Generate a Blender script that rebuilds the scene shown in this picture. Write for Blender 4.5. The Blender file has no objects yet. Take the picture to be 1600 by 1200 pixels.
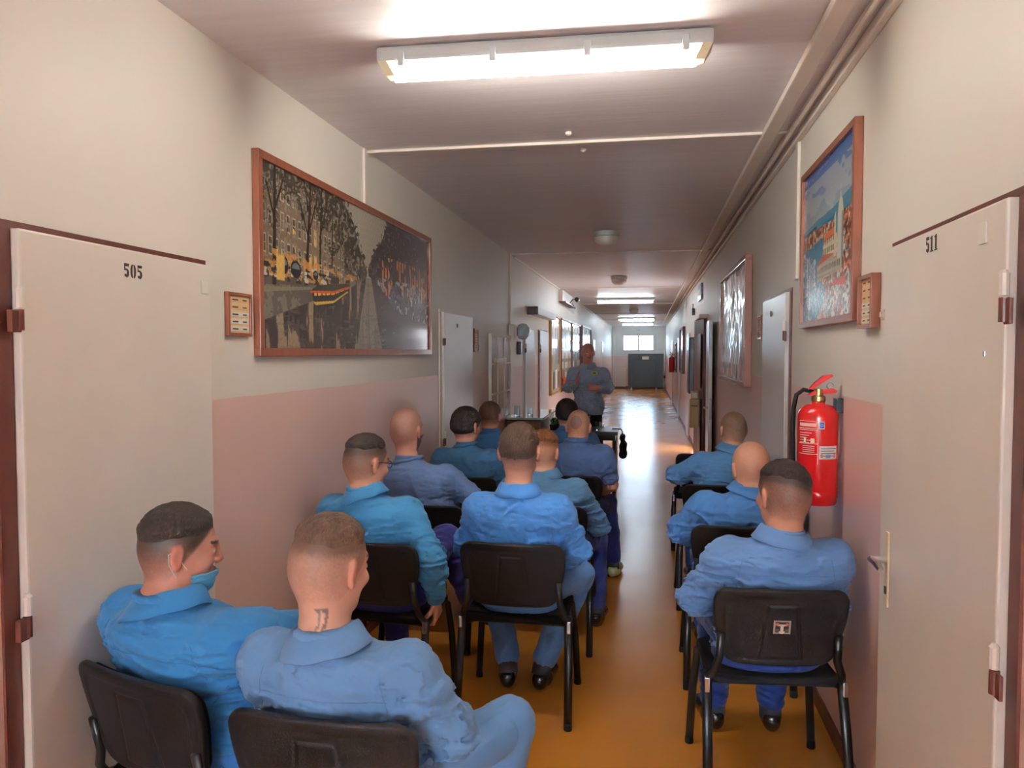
import bpy, bmesh, math, random
import numpy as np
from mathutils import Vector, Matrix, noise
from mathutils.bvhtree import BVHTree

random.seed(4); RNG = np.random.RandomState(7)
scn = bpy.context.scene
COL = scn.collection
PI = math.pi

# ------------------------------------------------------------ camera / light / exposure
XL, XR, ZC, YE, YB, CAMZ = -1.604, .793, 2.81, 35.0, -5.0, 1.65
psi = math.atan(50/1200); phi = math.atan(212/1200*math.cos(psi))
cam = bpy.data.cameras.new('camera'); cam.sensor_width = 36; cam.lens = 36*1200/1600
cam.clip_start = .05; cam.clip_end = 200
co = bpy.data.objects.new('camera', cam); COL.objects.link(co)
co.location = (0, 0, CAMZ); co.rotation_euler = (PI/2-psi, 0, phi)
scn.camera = co
scn.view_settings.view_transform = 'Standard'; scn.view_settings.look = 'None'
scn.view_settings.gamma = 1; scn.view_settings.use_curve_mapping = False
scn.view_settings.exposure = 1.4
scn.cycles.use_denoising = True
scn.cycles.max_bounces = 8; scn.cycles.diffuse_bounces = 5; scn.cycles.glossy_bounces = 4
scn.cycles.sample_clamp_indirect = 4
w = bpy.data.worlds.new('sky'); scn.world = w; w.use_nodes = True
w.node_tree.nodes['Background'].inputs[0].default_value = (.50, .72, 1, 1)
w.node_tree.nodes['Background'].inputs[1].default_value = 3.5
TUBE_NEAR, TUBE_FAR = 26.0, 19.0

def daylight(name, loc, rot, sx, sy, power, col=(.85, .93, 1)):
    l = bpy.data.lights.new(name, 'AREA'); l.shape = 'RECTANGLE'; l.size = sx; l.size_y = sy
    l.energy = power; l.color = col
    o = bpy.data.objects.new(name, l); COL.objects.link(o); o.location = loc; o.rotation_euler = rot
    return o
# daylight through the windows at both ends of the corridor (the panes stand just in front)
daylight('window_daylight', (-.415, YE+.12, 2.07), (-PI/2, 0, 0), 1.36, .7, 55, (.62, .80, 1))
daylight('window_daylight_behind', (-.4, YB-.12, 1.7), (PI/2, 0, 0), 1.7, 1.5, 850, (.94, .97, 1))
daylight('side_fill_light', (XR-.004, 13.35, 1.05), (0, PI/2, 0), 2.0, .8, 15, (.93, .95, 1))  # added fill on the closed right wall to brighten mid-corridor, no room behind

# ------------------------------------------------------------ materials
def lin(c):
    return tuple(((v/255)/12.92 if v/255 <= .04045 else ((v/255+.055)/1.055)**2.4) for v in c)
MC = {}
def mat(name, rgb=None, rough=.5, metal=0, noise_amt=0, scale=8, bump=0, bscale=60, stretch=(1, 1, 1), attr=None,
        emit=0, trans=0, coat=0, alpha=1, spec=.5, sheen=0):
    if name in MC: return MC[name]
    m = bpy.data.materials.new(name); m.use_nodes = True; nt = m.node_tree; N = nt.nodes; K = nt.links
    b = N['Principled BSDF']; c = lin(rgb) if rgb else (1, 1, 1)
    b.inputs['Base Color'].default_value = (*c, 1); b.inputs['Roughness'].default_value = rough
    b.inputs['Metallic'].default_value = metal; b.inputs['Specular IOR Level'].default_value = spec
    if trans: b.inputs['Transmission Weight'].default_value = trans
    if coat: b.inputs['Coat Weight'].default_value = coat; b.inputs['Coat Roughness'].default_value = .08
    if sheen: b.inputs['Sheen Weight'].default_value = sheen
    if emit:
        b.inputs['Emission Color'].default_value = (*c, 1); b.inputs['Emission Strength'].default_value = emit
    tc = N.new('ShaderNodeTexCoord'); mp = N.new('ShaderNodeMapping'); mp.inputs['Scale'].default_value = stretch
    K.new(tc.outputs['Object'], mp.inputs['Vector'])
    src = None
    if attr:
        a = N.new('ShaderNodeAttribute'); a.attribute_name = attr; src = a.outputs['Color']
        K.new(src, b.inputs['Base Color'])
    if noise_amt:
        n = N.new('ShaderNodeTexNoise'); n.inputs['Scale'].default_value = scale; n.inputs['Detail'].default_value = 5
        K.new(mp.outputs[0], n.inputs['Vector'])
        r = N.new('ShaderNodeMapRange'); r.inputs['From Min'].default_value = .3; r.inputs['From Max'].default_value = .7
        r.inputs['To Min'].default_value = 1-noise_amt; r.inputs['To Max'].default_value = 1+noise_amt
        K.new(n.outputs['Fac'], r.inputs['Value'])
        mx = N.new('ShaderNodeVectorMath'); mx.operation = 'SCALE'
        if src: K.new(src, mx.inputs[0])
        else: mx.inputs[0].default_value = c
        K.new(r.outputs[0], mx.inputs['Scale']); K.new(mx.outputs[0], b.inputs['Base Color'])
    if bump:
        n2 = N.new('ShaderNodeTexNoise'); n2.inputs['Scale'].default_value = bscale; n2.inputs['Detail'].default_value = 4
        K.new(mp.outputs[0], n2.inputs['Vector'])
        bp = N.new('ShaderNodeBump'); bp.inputs['Strength'].default_value = bump; bp.inputs['Distance'].default_value = .004
        K.new(n2.outputs['Fac'], bp.inputs['Height']); K.new(bp.outputs[0], b.inputs['Normal'])
    MC[name] = m
    return m

def wall_mat():
    m = mat('wall_paint', (255, 255, 255), .5); nt = m.node_tree; N = nt.nodes; K = nt.links; b = N['Principled BSDF']
    g = N.new('ShaderNodeNewGeometry'); sp = N.new('ShaderNodeSeparateXYZ'); K.new(g.outputs['Position'], sp.inputs[0])
    ns = N.new('ShaderNodeTexNoise'); ns.inputs['Scale'].default_value = 6; K.new(g.outputs['Position'], ns.inputs['Vector'])
    ad = N.new('ShaderNodeMath'); ad.operation = 'MULTIPLY_ADD'; ad.inputs[1].default_value = .008; K.new(ns.outputs['Fac'], ad.inputs[0]); K.new(sp.outputs['Z'], ad.inputs[2])
    gt = N.new('ShaderNodeMath'); gt.operation = 'GREATER_THAN'; gt.inputs[1].default_value = 1.474; K.new(ad.outputs[0], gt.inputs[0])
    # mottled cream above, dusty pink below
    n1 = N.new('ShaderNodeTexNoise'); n1.inputs['Scale'].default_value = 1.6; n1.inputs['Detail'].default_value = 6; K.new(g.outputs['Position'], n1.inputs['Vector'])
    def ramp(c1, c2):
        r = N.new('ShaderNodeMix'); r.data_type = 'RGBA'; r.inputs['A'].default_value = (*lin(c1), 1); r.inputs['B'].default_value = (*lin(c2), 1)
        K.new(n1.outputs['Fac'], r.inputs['Factor']); return r.outputs['Result']
    up = ramp((224, 218, 207), (234, 229, 219)); lo = ramp((226, 190, 181), (233, 200, 191))
    mx = N.new('ShaderNodeMix'); mx.data_type = 'RGBA'; K.new(gt.outputs[0], mx.inputs['Factor']); K.new(lo, mx.inputs['A']); K.new(up, mx.inputs['B'])
    K.new(mx.outputs['Result'], b.inputs['Base Color'])
    rr = N.new('ShaderNodeMapRange'); K.new(gt.outputs[0], rr.inputs['Value']); rr.inputs['To Min'].default_value = .33; rr.inputs['To Max'].default_value = .50
    K.new(rr.outputs[0], b.inputs['Roughness'])
    n2 = N.new('ShaderNodeTexNoise'); n2.inputs['Scale'].default_value = 9; n2.inputs['Detail'].default_value = 5; K.new(g.outputs['Position'], n2.inputs['Vector'])
    bp = N.new('ShaderNodeBump'); bp.inputs['Strength'].default_value = .25; bp.inputs['Distance'].default_value = .01; K.new(n2.outputs['Fac'], bp.inputs['Height']); K.new(bp.outputs[0], b.inputs['Normal'])
    return m

def floor_mat():
    m = mat('floor_linoleum', (255, 255, 255), .16); nt = m.node_tree; N = nt.nodes; K = nt.links; b = N['Principled BSDF']
    g = N.new('ShaderNodeNewGeometry')
    n1 = N.new('ShaderNodeTexNoise'); n1.inputs['Scale'].default_value = 2.2; n1.inputs['Detail'].default_value = 6; K.new(g.outputs['Position'], n1.inputs['Vector'])
    r = N.new('ShaderNodeMix'); r.data_type = 'RGBA'; r.inputs['A'].default_value = (*lin((192, 122, 42)), 1); r.inputs['B'].default_value = (*lin((208, 138, 54)), 1)
    K.new(n1.outputs['Fac'], r.inputs['Factor']); K.new(r.outputs['Result'], b.inputs['Base Color'])
    mp = N.new('ShaderNodeMapping'); mp.inputs['Scale'].default_value = (1.2, 2.6, 1); K.new(g.outputs['Position'], mp.inputs['Vector'])
    n2 = N.new('ShaderNodeTexNoise'); n2.inputs['Scale'].default_value = 2.5; n2.inputs['Detail'].default_value = 5; K.new(mp.outputs[0], n2.inputs['Vector'])
    bp = N.new('ShaderNodeBump'); bp.inputs['Strength'].default_value = .16; bp.inputs['Distance'].default_value = .008; K.new(n2.outputs['Fac'], bp.inputs['Height']); K.new(bp.outputs[0], b.inputs['Normal'])
    rr = N.new('ShaderNodeMapRange'); K.new(n1.outputs['Fac'], rr.inputs['Value']); rr.inputs['To Min'].default_value = .17; rr.inputs['To Max'].default_value = .30; b.inputs['Specular IOR Level'].default_value = .5; K.new(rr.outputs[0], b.inputs['Roughness'])
    return m

def ceil_mat():
    m = mat('ceiling_paint', (255, 255, 255), .45); nt = m.node_tree; N = nt.nodes; K = nt.links; b = N['Principled BSDF']
    g = N.new('ShaderNodeNewGeometry'); mp = N.new('ShaderNodeMapping'); mp.inputs['Scale'].default_value = (.5, 9, 1); K.new(g.outputs['Position'], mp.inputs['Vector'])
    n1 = N.new('ShaderNodeTexNoise'); n1.inputs['Scale'].default_value = 3; n1.inputs['Detail'].default_value = 7; K.new(mp.outputs[0], n1.inputs['Vector'])
    r = N.new('ShaderNodeMix'); r.data_type = 'RGBA'; r.inputs['A'].default_value = (*lin((226, 220, 224)), 1); r.inputs['B'].default_value = (*lin((246, 241, 244)), 1)
    K.new(n1.outputs['Fac'], r.inputs['Factor']); K.new(r.outputs['Result'], b.inputs['Base Color'])
    bp = N.new('ShaderNodeBump'); bp.inputs['Strength'].default_value = .3; bp.inputs['Distance'].default_value = .006; K.new(n1.outputs['Fac'], bp.inputs['Height']); K.new(bp.outputs[0], b.inputs['Normal'])
    return m

WALL, FLOOR, CEIL = wall_mat(), floor_mat(), ceil_mat()
CREAM = mat('cream_gloss_paint', (228, 220, 209), .38, noise_amt=.04, scale=3, bump=.15, bscale=14)
WHITE = mat('white_paint', (232, 222, 212), .45, noise_amt=.03)
BROWN = mat('brown_frame_paint', (98, 50, 38), .4, noise_amt=.1, scale=12)
REDWOOD = mat('stained_wood', (146, 84, 58), .35, noise_amt=.18, scale=5, stretch=(6, 6, 1), coat=.2)
BLACKP = mat('black_plastic', (23, 19, 21), .55, spec=.35, bump=.35, bscale=260, noise_amt=.05)
BLACKF = mat('black_fabric', (17, 16, 20), .9, spec=.3, bump=.4, bscale=300)
BLACKM = mat('black_metal', (30, 30, 33), .3, metal=.3)
RUBBER = mat('rubber', (16, 16, 17), .8)
CHROME = mat('chrome', (215, 215, 220), .15, metal=1)
GREYM = mat('grey_enamel', (66, 76, 82), .35, noise_amt=.08)
RED = mat('red_enamel', (206, 22, 24), .22, coat=.5)
PAPER = mat('paper', (232, 226, 214), .5)
LIGHTP = mat('light_grey_plastic', (205, 208, 208), .4)
TAN = mat('tan_card', (206, 180, 132), .6)
DARKW = mat('dark_door_paint', (84, 38, 34), .35, noise_amt=.12)
GLASS = mat('clear_glass', (240, 248, 250), .03, trans=1)
SKINM = mat('skin', (255, 255, 255), .52, attr='Col', bump=.12, bscale=220)
HAIRM = mat('hair', (255, 255, 255), .6, attr='Col', noise_amt=.35, scale=90, stretch=(3, 1, 1), bump=1.0, bscale=160)
PRINT = mat('printed_picture', (255, 255, 255), .22, attr='Col', coat=.35)
STICK = mat('sticker', (255, 255, 255), .4, attr='Col')

# ------------------------------------------------------------ object helpers
def link(name, me, m=None, parent=None, smooth=False):
    o = bpy.data.objects.new(name, me); COL.objects.link(o)
    if m: me.materials.append(m)
    if parent: o.parent = parent
    if smooth:
        me.polygons.foreach_set('use_smooth', [True]*len(me.polygons))
    return o
def tag(o, label=None, cat=None, group=None, kind=None):
    if label: o['label'] = label
    if cat: o['category'] = cat
    if group: o['group'] = group
    if kind: o['kind'] = kind
    return o
def thing(name, label, cat, loc=(0, 0, 0), rz=0, group=None):
    o = bpy.data.objects.new(name, None); COL.objects.link(o); o.empty_display_size = .1
    o.location = loc; o.rotation_euler = (0, 0, rz); return tag(o, label, cat, group)
class MB:
    def __init__(s): s.bm = bmesh.new()
    def box(s, x0, x1, y0, y1, z0, z1, bev=0, rot=None):
        vs = [s.bm.verts.new((x, y, z)) for x in (x0, x1) for y in (y0, y1) for z in (z0, z1)]
        for f in ((0, 1, 3, 2), (4, 6, 7, 5), (0, 4, 5, 1), (2, 3, 7, 6), (0, 2, 6, 4), (1, 5, 7, 3)):
            s.bm.faces.new([vs[i] for i in f])
        if rot: bmesh.ops.transform(s.bm, matrix=rot, verts=vs)
        if bev:
            es = list({e for v in vs for e in v.link_edges})
            bmesh.ops.bevel(s.bm, geom=es, offset=bev, segments=2, affect='EDGES', profile=.6)
        return s
    def tube(s, pts, r, n=10, sx=1, close=True, sq=None):
        """round (or flattened) tube through pts; r a number or a list"""
        P = [Vector(p) for p in pts]; rings = []
        for i, p in enumerate(P):
            t = (P[min(i+1, len(P)-1)]-P[max(i-1, 0)]).normalized()
            ref = Vector((1, 0, 0)) if abs(t.x) < .9 else Vector((0, 0, 1))
            if sq: ref = Vector(sq)
            u = t.cross(ref).normalized(); v = u.cross(t).normalized(); rr = r[i] if hasattr(r, '__len__') else r
            rings.append([s.bm.verts.new(p+u*math.cos(a)*rr+v*math.sin(a)*rr*sx) for a in [2*PI*k/n for k in range(n)]])
        for a, b in zip(rings, rings[1:]):
            for k in range(n): s.bm.faces.new((a[k], a[(k+1) % n], b[(k+1) % n], b[k]))
        if close:
            s.bm.faces.new(rings[0][::-1]); s.bm.faces.new(rings[-1])
        return s
    def lathe(s, prof, c=(0, 0, 0), n=32, M=None):
        rings = []; allv = []
        for r, z in prof:
            ring = [s.bm.verts.new((c[0]+r*math.cos(2*PI*k/n), c[1]+r*math.sin(2*PI*k/n), c[2]+z)) for k in range(n)]
            rings.append(ring); allv += ring
        for a, b in zip(rings, rings[1:]):
            for k in range(n): s.bm.faces.new((a[k], a[(k+1) % n], b[(k+1) % n], b[k]))
        s.bm.faces.new(rings[0][::-1]); s.bm.faces.new(rings[-1])
        if M: bmesh.ops.transform(s.bm, matrix=M, verts=allv)
        return s
    def poly(s, pts, d):
        """flat outline pts extruded by vector d"""
        d = Vector(d); a = [s.bm.verts.new(p) for p in pts]; b = [s.bm.verts.new(Vector(p)+d) for p in pts]; n = len(pts)
        s.bm.faces.new(a); s.bm.faces.new(b[::-1])
        for k in range(n): s.bm.faces.new((a[(k+1) % n], a[k], b[k], b[(k+1) % n]))
        return s
    def build(s, name, m, parent=None, smooth=False):
        bmesh.ops.recalc_face_normals(s.bm, faces=s.bm.faces)
        me = bpy.data.meshes.new(name); s.bm.to_mesh(me); s.bm.free()
        return link(name, me, m, parent, smooth)
def auto_smooth(o, ang=40):
    me = o.data; me.polygons.foreach_set('use_smooth', [True]*len(me.polygons)); me.set_sharp_from_angle(angle=math.radians(ang)); return o

def mesh_np(name, V, Q, m, parent=None, col=None, smooth=True):
    me = bpy.data.meshes.new(name); V = np.asarray(V, np.float32); Q = np.asarray(Q, np.int32)
    me.vertices.add(len(V)); me.vertices.foreach_set('co', V.ravel())
    me.loops.add(Q.size); me.loops.foreach_set('vertex_index', Q.ravel())
    me.polygons.add(len(Q)); me.polygons.foreach_set('loop_start', np.arange(0, Q.size, Q.shape[1], dtype=np.int32))
    me.update(calc_edges=True); me.validate()
    if col is not None:
        a = me.color_attributes.new('Col', 'FLOAT_COLOR', 'POINT')
        c = np.ones((len(V), 4), np.float32); c[:, :3] = col; a.data.foreach_set('color', c.ravel())
    return link(name, me, m, parent, smooth)

# ------------------------------------------------------------ room shell
def struct(o): o['kind'] = 'structure'; return o
struct(MB().box(XL-.2, XR+.2, YB-.2, YE+.3, -.1, 0).build('floor', FLOOR))
struct(MB().box(XL-.2, XR+.2, YB-.2, YE+.3, ZC, ZC+.1).build('ceiling', CEIL))
struct(MB().box(XL-.2, XL, YB-.2, YE+.3, 0, ZC).build('wall_left', WALL))
struct(MB().box(XR, XR+.2, YB-.2, YE+.3, 0, ZC).build('wall_right', WALL))
def end_wall(name, y0, y1, wx0, wx1, wz0, wz1):
    m = MB(); m.box(XL, wx0, y0, y1, 0, ZC).box(wx1, XR, y0, y1, 0, ZC).box(wx0, wx1, y0, y1, 0, wz0).box(wx0, wx1, y0, y1, wz1, ZC)
    return struct(m.build(name, WALL))
end_wall('wall_far', YE, YE+.15, -1.113, .282, 1.707, 2.428)
end_wall('wall_back', YB-.15, YB, -1.3, .5, .95, 2.4)
def window(name, wx0, wx1, wz0, wz1, y, sgn):
    root = struct(bpy.data.objects.new(name, None)); COL.objects.link(root)
    m = MB(); t = .05; mx = (wx0+wx1)/2
    for a, b, c, d in ((wx0, wx0+t, wz0, wz1), (wx1-t, wx1, wz0, wz1), (mx-t*.7, mx+t*.7, wz0, wz1), (wx0, wx1, wz0, wz0+t), (wx0, wx1, wz1-t, wz1)):
        m.box(a, b, y, y+.05*sgn, c, d)
    m.build('window_frame', WHITE, root)
    MB().box(wx0+t, mx-t*.7, y+.02*sgn, y+.026*sgn, wz0+t, wz1-t).build('pane', GLASS, root)
    MB().box(mx+t*.7, wx1-t, y+.02*sgn, y+.026*sgn, wz0+t, wz1-t).build('pane', GLASS, root)
    MB().box(wx0-.05, wx1+.05, y-.08*sgn, y+.02*sgn, wz0-.04, wz0-.002).build('window_sill', WHITE, root)
window('window_1', -1.113, .282, 1.707, 2.428, YE+.02, 1)
window('window_2', -1.3, .5, .95, 2.4, YB-.02, -1)
# ceiling and wall battens
k = 1
for y in (4.28, 9.0, 13.9, 18.6, 23.4, 28.2):
    struct(MB().box(XL, XR, y-.02, y+.02, ZC-.016, ZC, .004).build('trim_%d' % k, WHITE)); k += 1
struct(MB().box(XL, XL+.014, 4.2, 4.24, 2.48, ZC, .003).build('trim_%d' % k, WHITE)); k += 1
struct(MB().box(XL, XL+.02, 8.92, 8.97, 1.98, ZC, .003).build('trim_%d' % k, WHITE)); k += 1
struct(MB().box(XR-.016, XR, 4.33, 4.39, 2.04, ZC, .003).build('trim_%d' % k, WHITE)); k += 1
struct(MB().box(XR-.03, XR, YB, YE, ZC-.045, ZC, .008).build('trim_%d' % k, WHITE)); k += 1
struct(MB().box(XL, XL+.02, 9.2, YE, ZC-.03, ZC, .006).build('trim_%d' % k, WHITE)); k += 1
struct(MB().box(XR-.012, XR, YB, YE, 0, .075, .003).build('baseboard_right', BROWN))
struct(MB().box(XL, XL+.012, YB, YE, 0, .075, .003).build('baseboard_left', BROWN))
struct(MB().box(XL+.02, XR-.02, YE-.012, YE, 0, .11, .003).build('baseboard_far', BROWN))
tag(MB().box(.585, .655, YB, YE-.02, ZC-.034, ZC-.001, .006).build('cable_duct', WHITE), 'long flat white cable duct running along the ceiling near the right wall', 'duct')
m = MB(); m.tube([(.72, YB, ZC-.02), (.72, 8, ZC-.02), (.715, 20, ZC-.02), (.72, YE-.02, ZC-.02)], .014, 8)
tag(m.build('ceiling_pipe', WHITE), 'thin white pipe on the ceiling between flat duct and right wall', 'pipe')

# ------------------------------------------------------------ doors
def arc(cx, cy, r0x, r0y, r1x, r1y, a0, a1, n=10):
    A = [a0+(a1-a0)*i/n for i in range(n+1)]
    return [(cx+r1x*math.cos(a), cy+r1y*math.sin(a)) for a in A]+[(cx+r0x*math.cos(a), cy+r0y*math.sin(a)) for a in A[::-1]]
def glyph(ch):
    """stencil numerals in a 0..0.62 x 0..1 box"""
    if ch == '1': return [[(.22, .08), (.40, .08), (.40, .98), (.30, .98), (.22, .9)], [(.08, 0), (.54, 0), (.54, .06), (.08, .06)], [(.06, .82), (.19, .86), (.19, .93), (.06, .86)]]
    if ch == '0': return [arc(.28, .5, .08, .42, .26, .5, PI*.56, PI*1.44), arc(.34, .5, .08, .42, .26, .5, -PI*.44, PI*.44)]
    return [[(.08, .8), (.52, .8), (.56, 1), (.08, 1)], [(.08, .5), (.15, .5), (.15, .77), (.08, .77)], arc(.27, .32, .1, .22, .29, .32, -PI*.45, PI*.62), arc(.2, .16, .0, .0, .1, .1, 0, 2*PI-.01, 14)]
def number(text, side, y, z, h, x, parent):
    m = MB(); adv = .72*h; d = 1 if side == 'L' else -1
    for i, ch in enumerate(text):
        for pl in glyph(ch):
            pts = [(x, y+d*(i*adv+px*h), z+py*h) for px, py in pl]
            m.poly(pts, (.0015 if side == 'L' else -.0015, 0, 0))
    return m.build('door_number', mat('black_stencil_paint', (58, 42, 38), .6), parent)
def hinge(x, s, y, z, parent):
    m = MB(); m.tube([(x, y, z-.055), (x, y, z-.002)], .011, 10); m.box(x-.004*s-.006, x+.006, y-.03, y, z-.06, z-.004, .002); h = m.build('hinge', BROWN, parent)
    m = MB(); m.tube([(x+.002*s, y, z+.002), (x+.002*s, y, z+.05), (x+.002*s, y, z+.058)], [.0115, .0115, .006], 10); m.build('hinge_cap', CREAM, h)
DN = [0]
def door(side, y0, y1, zt, proud=.03, num=None, numpos=None, hinge_y=None, hz=(), frame=BROWN, handle=False, leafm=CREAM, number_z=None, fw=.034):
    DN[0] += 1; x = XL if side == 'L' else XR; s = 1 if side == 'L' else -1
    root = struct(bpy.data.objects.new('door_%d' % DN[0], None)); COL.objects.link(root)
    a, b = sorted((x-.02*s, x+proud*s)); 
    MB().box(a, b, y0, y1, .012, zt, .006).build('door_leaf', leafm, root)
    a, b = sorted((x-.01*s, x+.008*s)); m = MB()
    hs = y0 if hinge_y == 'near' else y1
    m.box(a, b, y0-(fw+.02 if hinge_y == 'near' else .004), y1+.004, zt+.002, zt+fw*.55)
    if hinge_y == 'near': m.box(a, b, y0-fw-.02, y0-.003, 0, zt+.001)
    elif hinge_y == 'far': m.box(a, b, y1+.003, y1+fw, 0, zt+.001)
    m.build('door_frame', frame, root)
    for z in hz: hinge(x+(proud+.004)*s, s, (y0-.008 if hinge_y == 'near' else y1+.008), z, root)
    if num: number(num, side, numpos, number_z, .043, x+proud*s, root)
    return root
d1 = door('L', 1.715, 2.585, 1.965, .03, '505', 2.11, 'near', (1.76, .97), number_z=1.878)
MB().box(XL+.03, XL+.034, 2.52, 2.56, 1.86, 1.905, .001).build('sticker', PAPER, d1)
# door 511 with lever handle
d2 = door('R', 1.835, 2.70, 1.985, .03, None, None, 'near', (1.77, .95))
number('511', 'R', 2.325, 1.925, .043, XR-.03, d2)
m = MB().box(XR-.036, XR-.03, 2.59, 2.62, .835, 1.075, .002); hp = m.build('handle_plate', mat('ivory_enamel', (226, 208, 168), .35), d2)
m = MB(); m.tube([(XR-.034, 2.605, .985), (XR-.085, 2.605, .985)], .011, 10); m.tube([(XR-.08, 2.61, .985), (XR-.08, 2.55, .985), (XR-.084, 2.49, .98)], [.009, .009, .007], 10, sx=1.4)
m.build('lever_handle', CHROME, hp)
MB().box(XR-.04, XR-.036, 2.598, 2.612, .875, .9, .002).build('keyhole', BLACKM, hp)
MB().box(XR-.034, XR-.03, 1.93, 1.97, 1.90, 1.95, .001).build('sticker', PAPER, d2)
MB().box(XR-.034, XR-.03, 1.92, 1.93, 1.64, 1.652, .001).build('screw', CHROME, d2)
SILV = mat('pale_blue_white_paint', (214, 210, 208), .3)
d3 = door('L', 5.86, 6.86, 1.965, .03, None, None, 'near', (1.76, .97, .30), frame=WHITE, leafm=SILV)
d4 = door('R', 4.55, 5.42, 1.99, .03, None, None, 'near', (1.77, .95), frame=BROWN, leafm=SILV)
MB().lathe([(.016, 0), (.016, .003)], n=14, M=Matrix.Translation((XL+.031, 6.28, 1.87)) @ Matrix.Rotation(PI/2, 4, 'Y')).build('door_number', mat('grey_mark', (120, 118, 118), .5), d3)
MB().lathe([(.018, 0), (.018, .003)], n=14, M=Matrix.Translation((XR-.031, 5.05, 1.89)) @ Matrix.Rotation(-PI/2, 4, 'Y')).build('door_number', MC['grey_mark'], d4)
door('L', 9.95, 10.75, 1.95, .03, None, None, 'near', (1.7, .4), frame=WHITE, leafm=SILV)
door('L', 11.35, 12.35, 1.97, .03, None, None, 'near', (1.7, .4), frame=DARKW, leafm=SILV)
door('L', 22.6, 23.5, 2.0, .03, None, None, 'near', (), frame=WHITE, leafm=SILV)
door('L', 27.0, 27.9, 2.0, .03, None, None, 'near', (), frame=WHITE, leafm=SILV)
door('R', 14.9, 15.8, 2.0, .03, None, None, 'near', (), frame=WHITE, leafm=SILV)
door('R', 19.6, 20.5, 2.0, .03, None, None, 'near', (), frame=WHITE, leafm=SILV)
door('R', 24.6, 25.5, 2.0, .03, None, None, 'near', (), frame=WHITE, leafm=SILV)
# two open leaves on the right: brown one swung in front of the wall, white one folded back
def swung(name_leaf, hx, hy, fx, fy, zt, m, th=.04, top=None):
    DN[0] += 1; root = struct(bpy.data.objects.new('door_%d' % DN[0], None)); COL.objects.link(root)
    a = Vector((hx, hy, 0)); b = Vector((fx, fy, 0)); t = (b-a).normalized(); n = Vector((-t.y, t.x, 0))*th/2
    pts = [a+n, b+n, b-n, a-n]
    MB().poly([(p.x, p.y, .012) for p in pts], (0, 0, zt-.012)).build('door_leaf', m, root)
    return root, t, b
r, t, b = swung('leaf', XR-.03, 10.72, .695, 11.62, 2.10, DARKW)
MB().box(.68, XR, 10.66, 11.7, 2.11, 2.16, .004).build('door_lintel', WHITE, r)
for z in (.25, 1.15):
    MB().poly([(XR-.075, 10.82, z), (.70, 11.50, z), (.70, 11.50, z+.75), (XR-.075, 10.82, z+.75)], (-.006, -.004, 0)).build('door_panel', DARKW, r)
r, t, b = swung('leaf', XR-.02, 10.35, .725, 9.25, 2.02, SILV)
MB().box(.712, .74, 9.225, 9.235, .86, 1.1, .002).build('lock_plate', CHROME, r)
m = MB(); m.tube([(.66, 9.3, .99), (.79, 9.31, .99)], .01, 8); m.tube([(.665, 9.3, .99), (.668, 9.42, .99)], .009, 8); m.build('lever_handle', CHROME, r)

# ------------------------------------------------------------ ceiling lights
TUBEW = mat('warm_tube', (255, 249, 236), .4, emit=TUBE_NEAR); TUBEC = mat('cool_tube', (226, 244, 255), .4, emit=TUBE_FAR)
HOUS = mat('light_housing', (196, 198, 196), .5)
DIFF = mat('clear_cover', (250, 248, 240), .25, trans=.95)
def tube_light(x, y, L, label, tm, rz=0, detail=True):
    t = thing('tube_light', label, 'ceiling light', (x, y, ZC), rz, 'fluorescent tube lights along the ceiling')
    MB().box(-L/2, L/2, -.06, .06, -.062, -.004, .015).build('housing', HOUS, t)
    for s in (-1, 1): MB().poly([(s*(L/2-.005), -.058, -.058), (s*(L/2-.005), .058, -.058), (s*(L/2-.03), .03, -.105), (s*(L/2-.03), -.03, -.105)], (-s*.035, 0, 0)).build('end_cap', mat('yellowed_plastic', (226, 214, 178), .5), t)
    m = MB()
    n = 10
    for k in range(1): m.tube([(-L/2+.06, 0, -.086), (L/2-.06, 0, -.086)], .024, 12, sx=1.5)
    m.build('fluorescent_tube', tm, t, True)
    if detail:
        for s in (-.42, -.14, .14, .42): 
            MB().box(s*L-.012, s*L+.012, -.072, -.058, -.085, -.03, .003).build('clip', LIGHTP, t)
    return t
tube_light(-.40, 2.90, 1.25, 'big lit tube light with clips, nearest on the ceiling', TUBEW, math.radians(1.5))
tube_light(-.48, 16.6, 1.27, 'lit white tube light far down the ceiling beyond two dome lamps', TUBEC, 0, False)
tube_light(-.38, 26.0, 1.27, 'lit tube light near the end window, in front of the last one', TUBEC, 0, False)
tube_light(-.38, 30.3, 1.27, 'last lit tube light before the end wall', TUBEC, 0, False)
tube_light(-.40, -3.2, 1.25, 'lit tube light on the ceiling behind the viewer', mat('dim_tube', (255, 249, 240), .4, emit=9.0), 0, False)
for x, y, lab in ((-.40, 7.5, 'unlit round dome lamp on ceiling, nearest of the three'), (-.44, 11.9, 'unlit round dome lamp, second from the near end of the ceiling'), (-.38, 21.1, 'small grey dome lamp between far tube lights')):
    t = thing('dome_lamp', lab, 'ceiling light', (x, y, ZC), 0, 'dome lamps on the ceiling')
    MB().lathe([(.12, -.002), (.125, -.01), (.125, -.05), (.118, -.055)], n=28).build('base', HOUS, t)
    auto_smooth(MB().lathe([(.118, -.056), (.115, -.085), (.10, -.11), (.07, -.128), (.03, -.135), (.005, -.136)], n=28).build('diffuser', mat('frosted_glass', (226, 216, 204), .35), t))
for x, y, lab in ((-.42, 4.1, 'small white ceiling plug just before the first batten'), (-.37, 4.45, 'small white ceiling plug just beyond the first batten')):
    tag(MB().lathe([(.018, 0), (.016, -.012), (.004, -.018)], (x, y, ZC), 10).build('ceiling_plug', WHITE), lab, 'plug', 'plugs beside the first ceiling batten')

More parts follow.
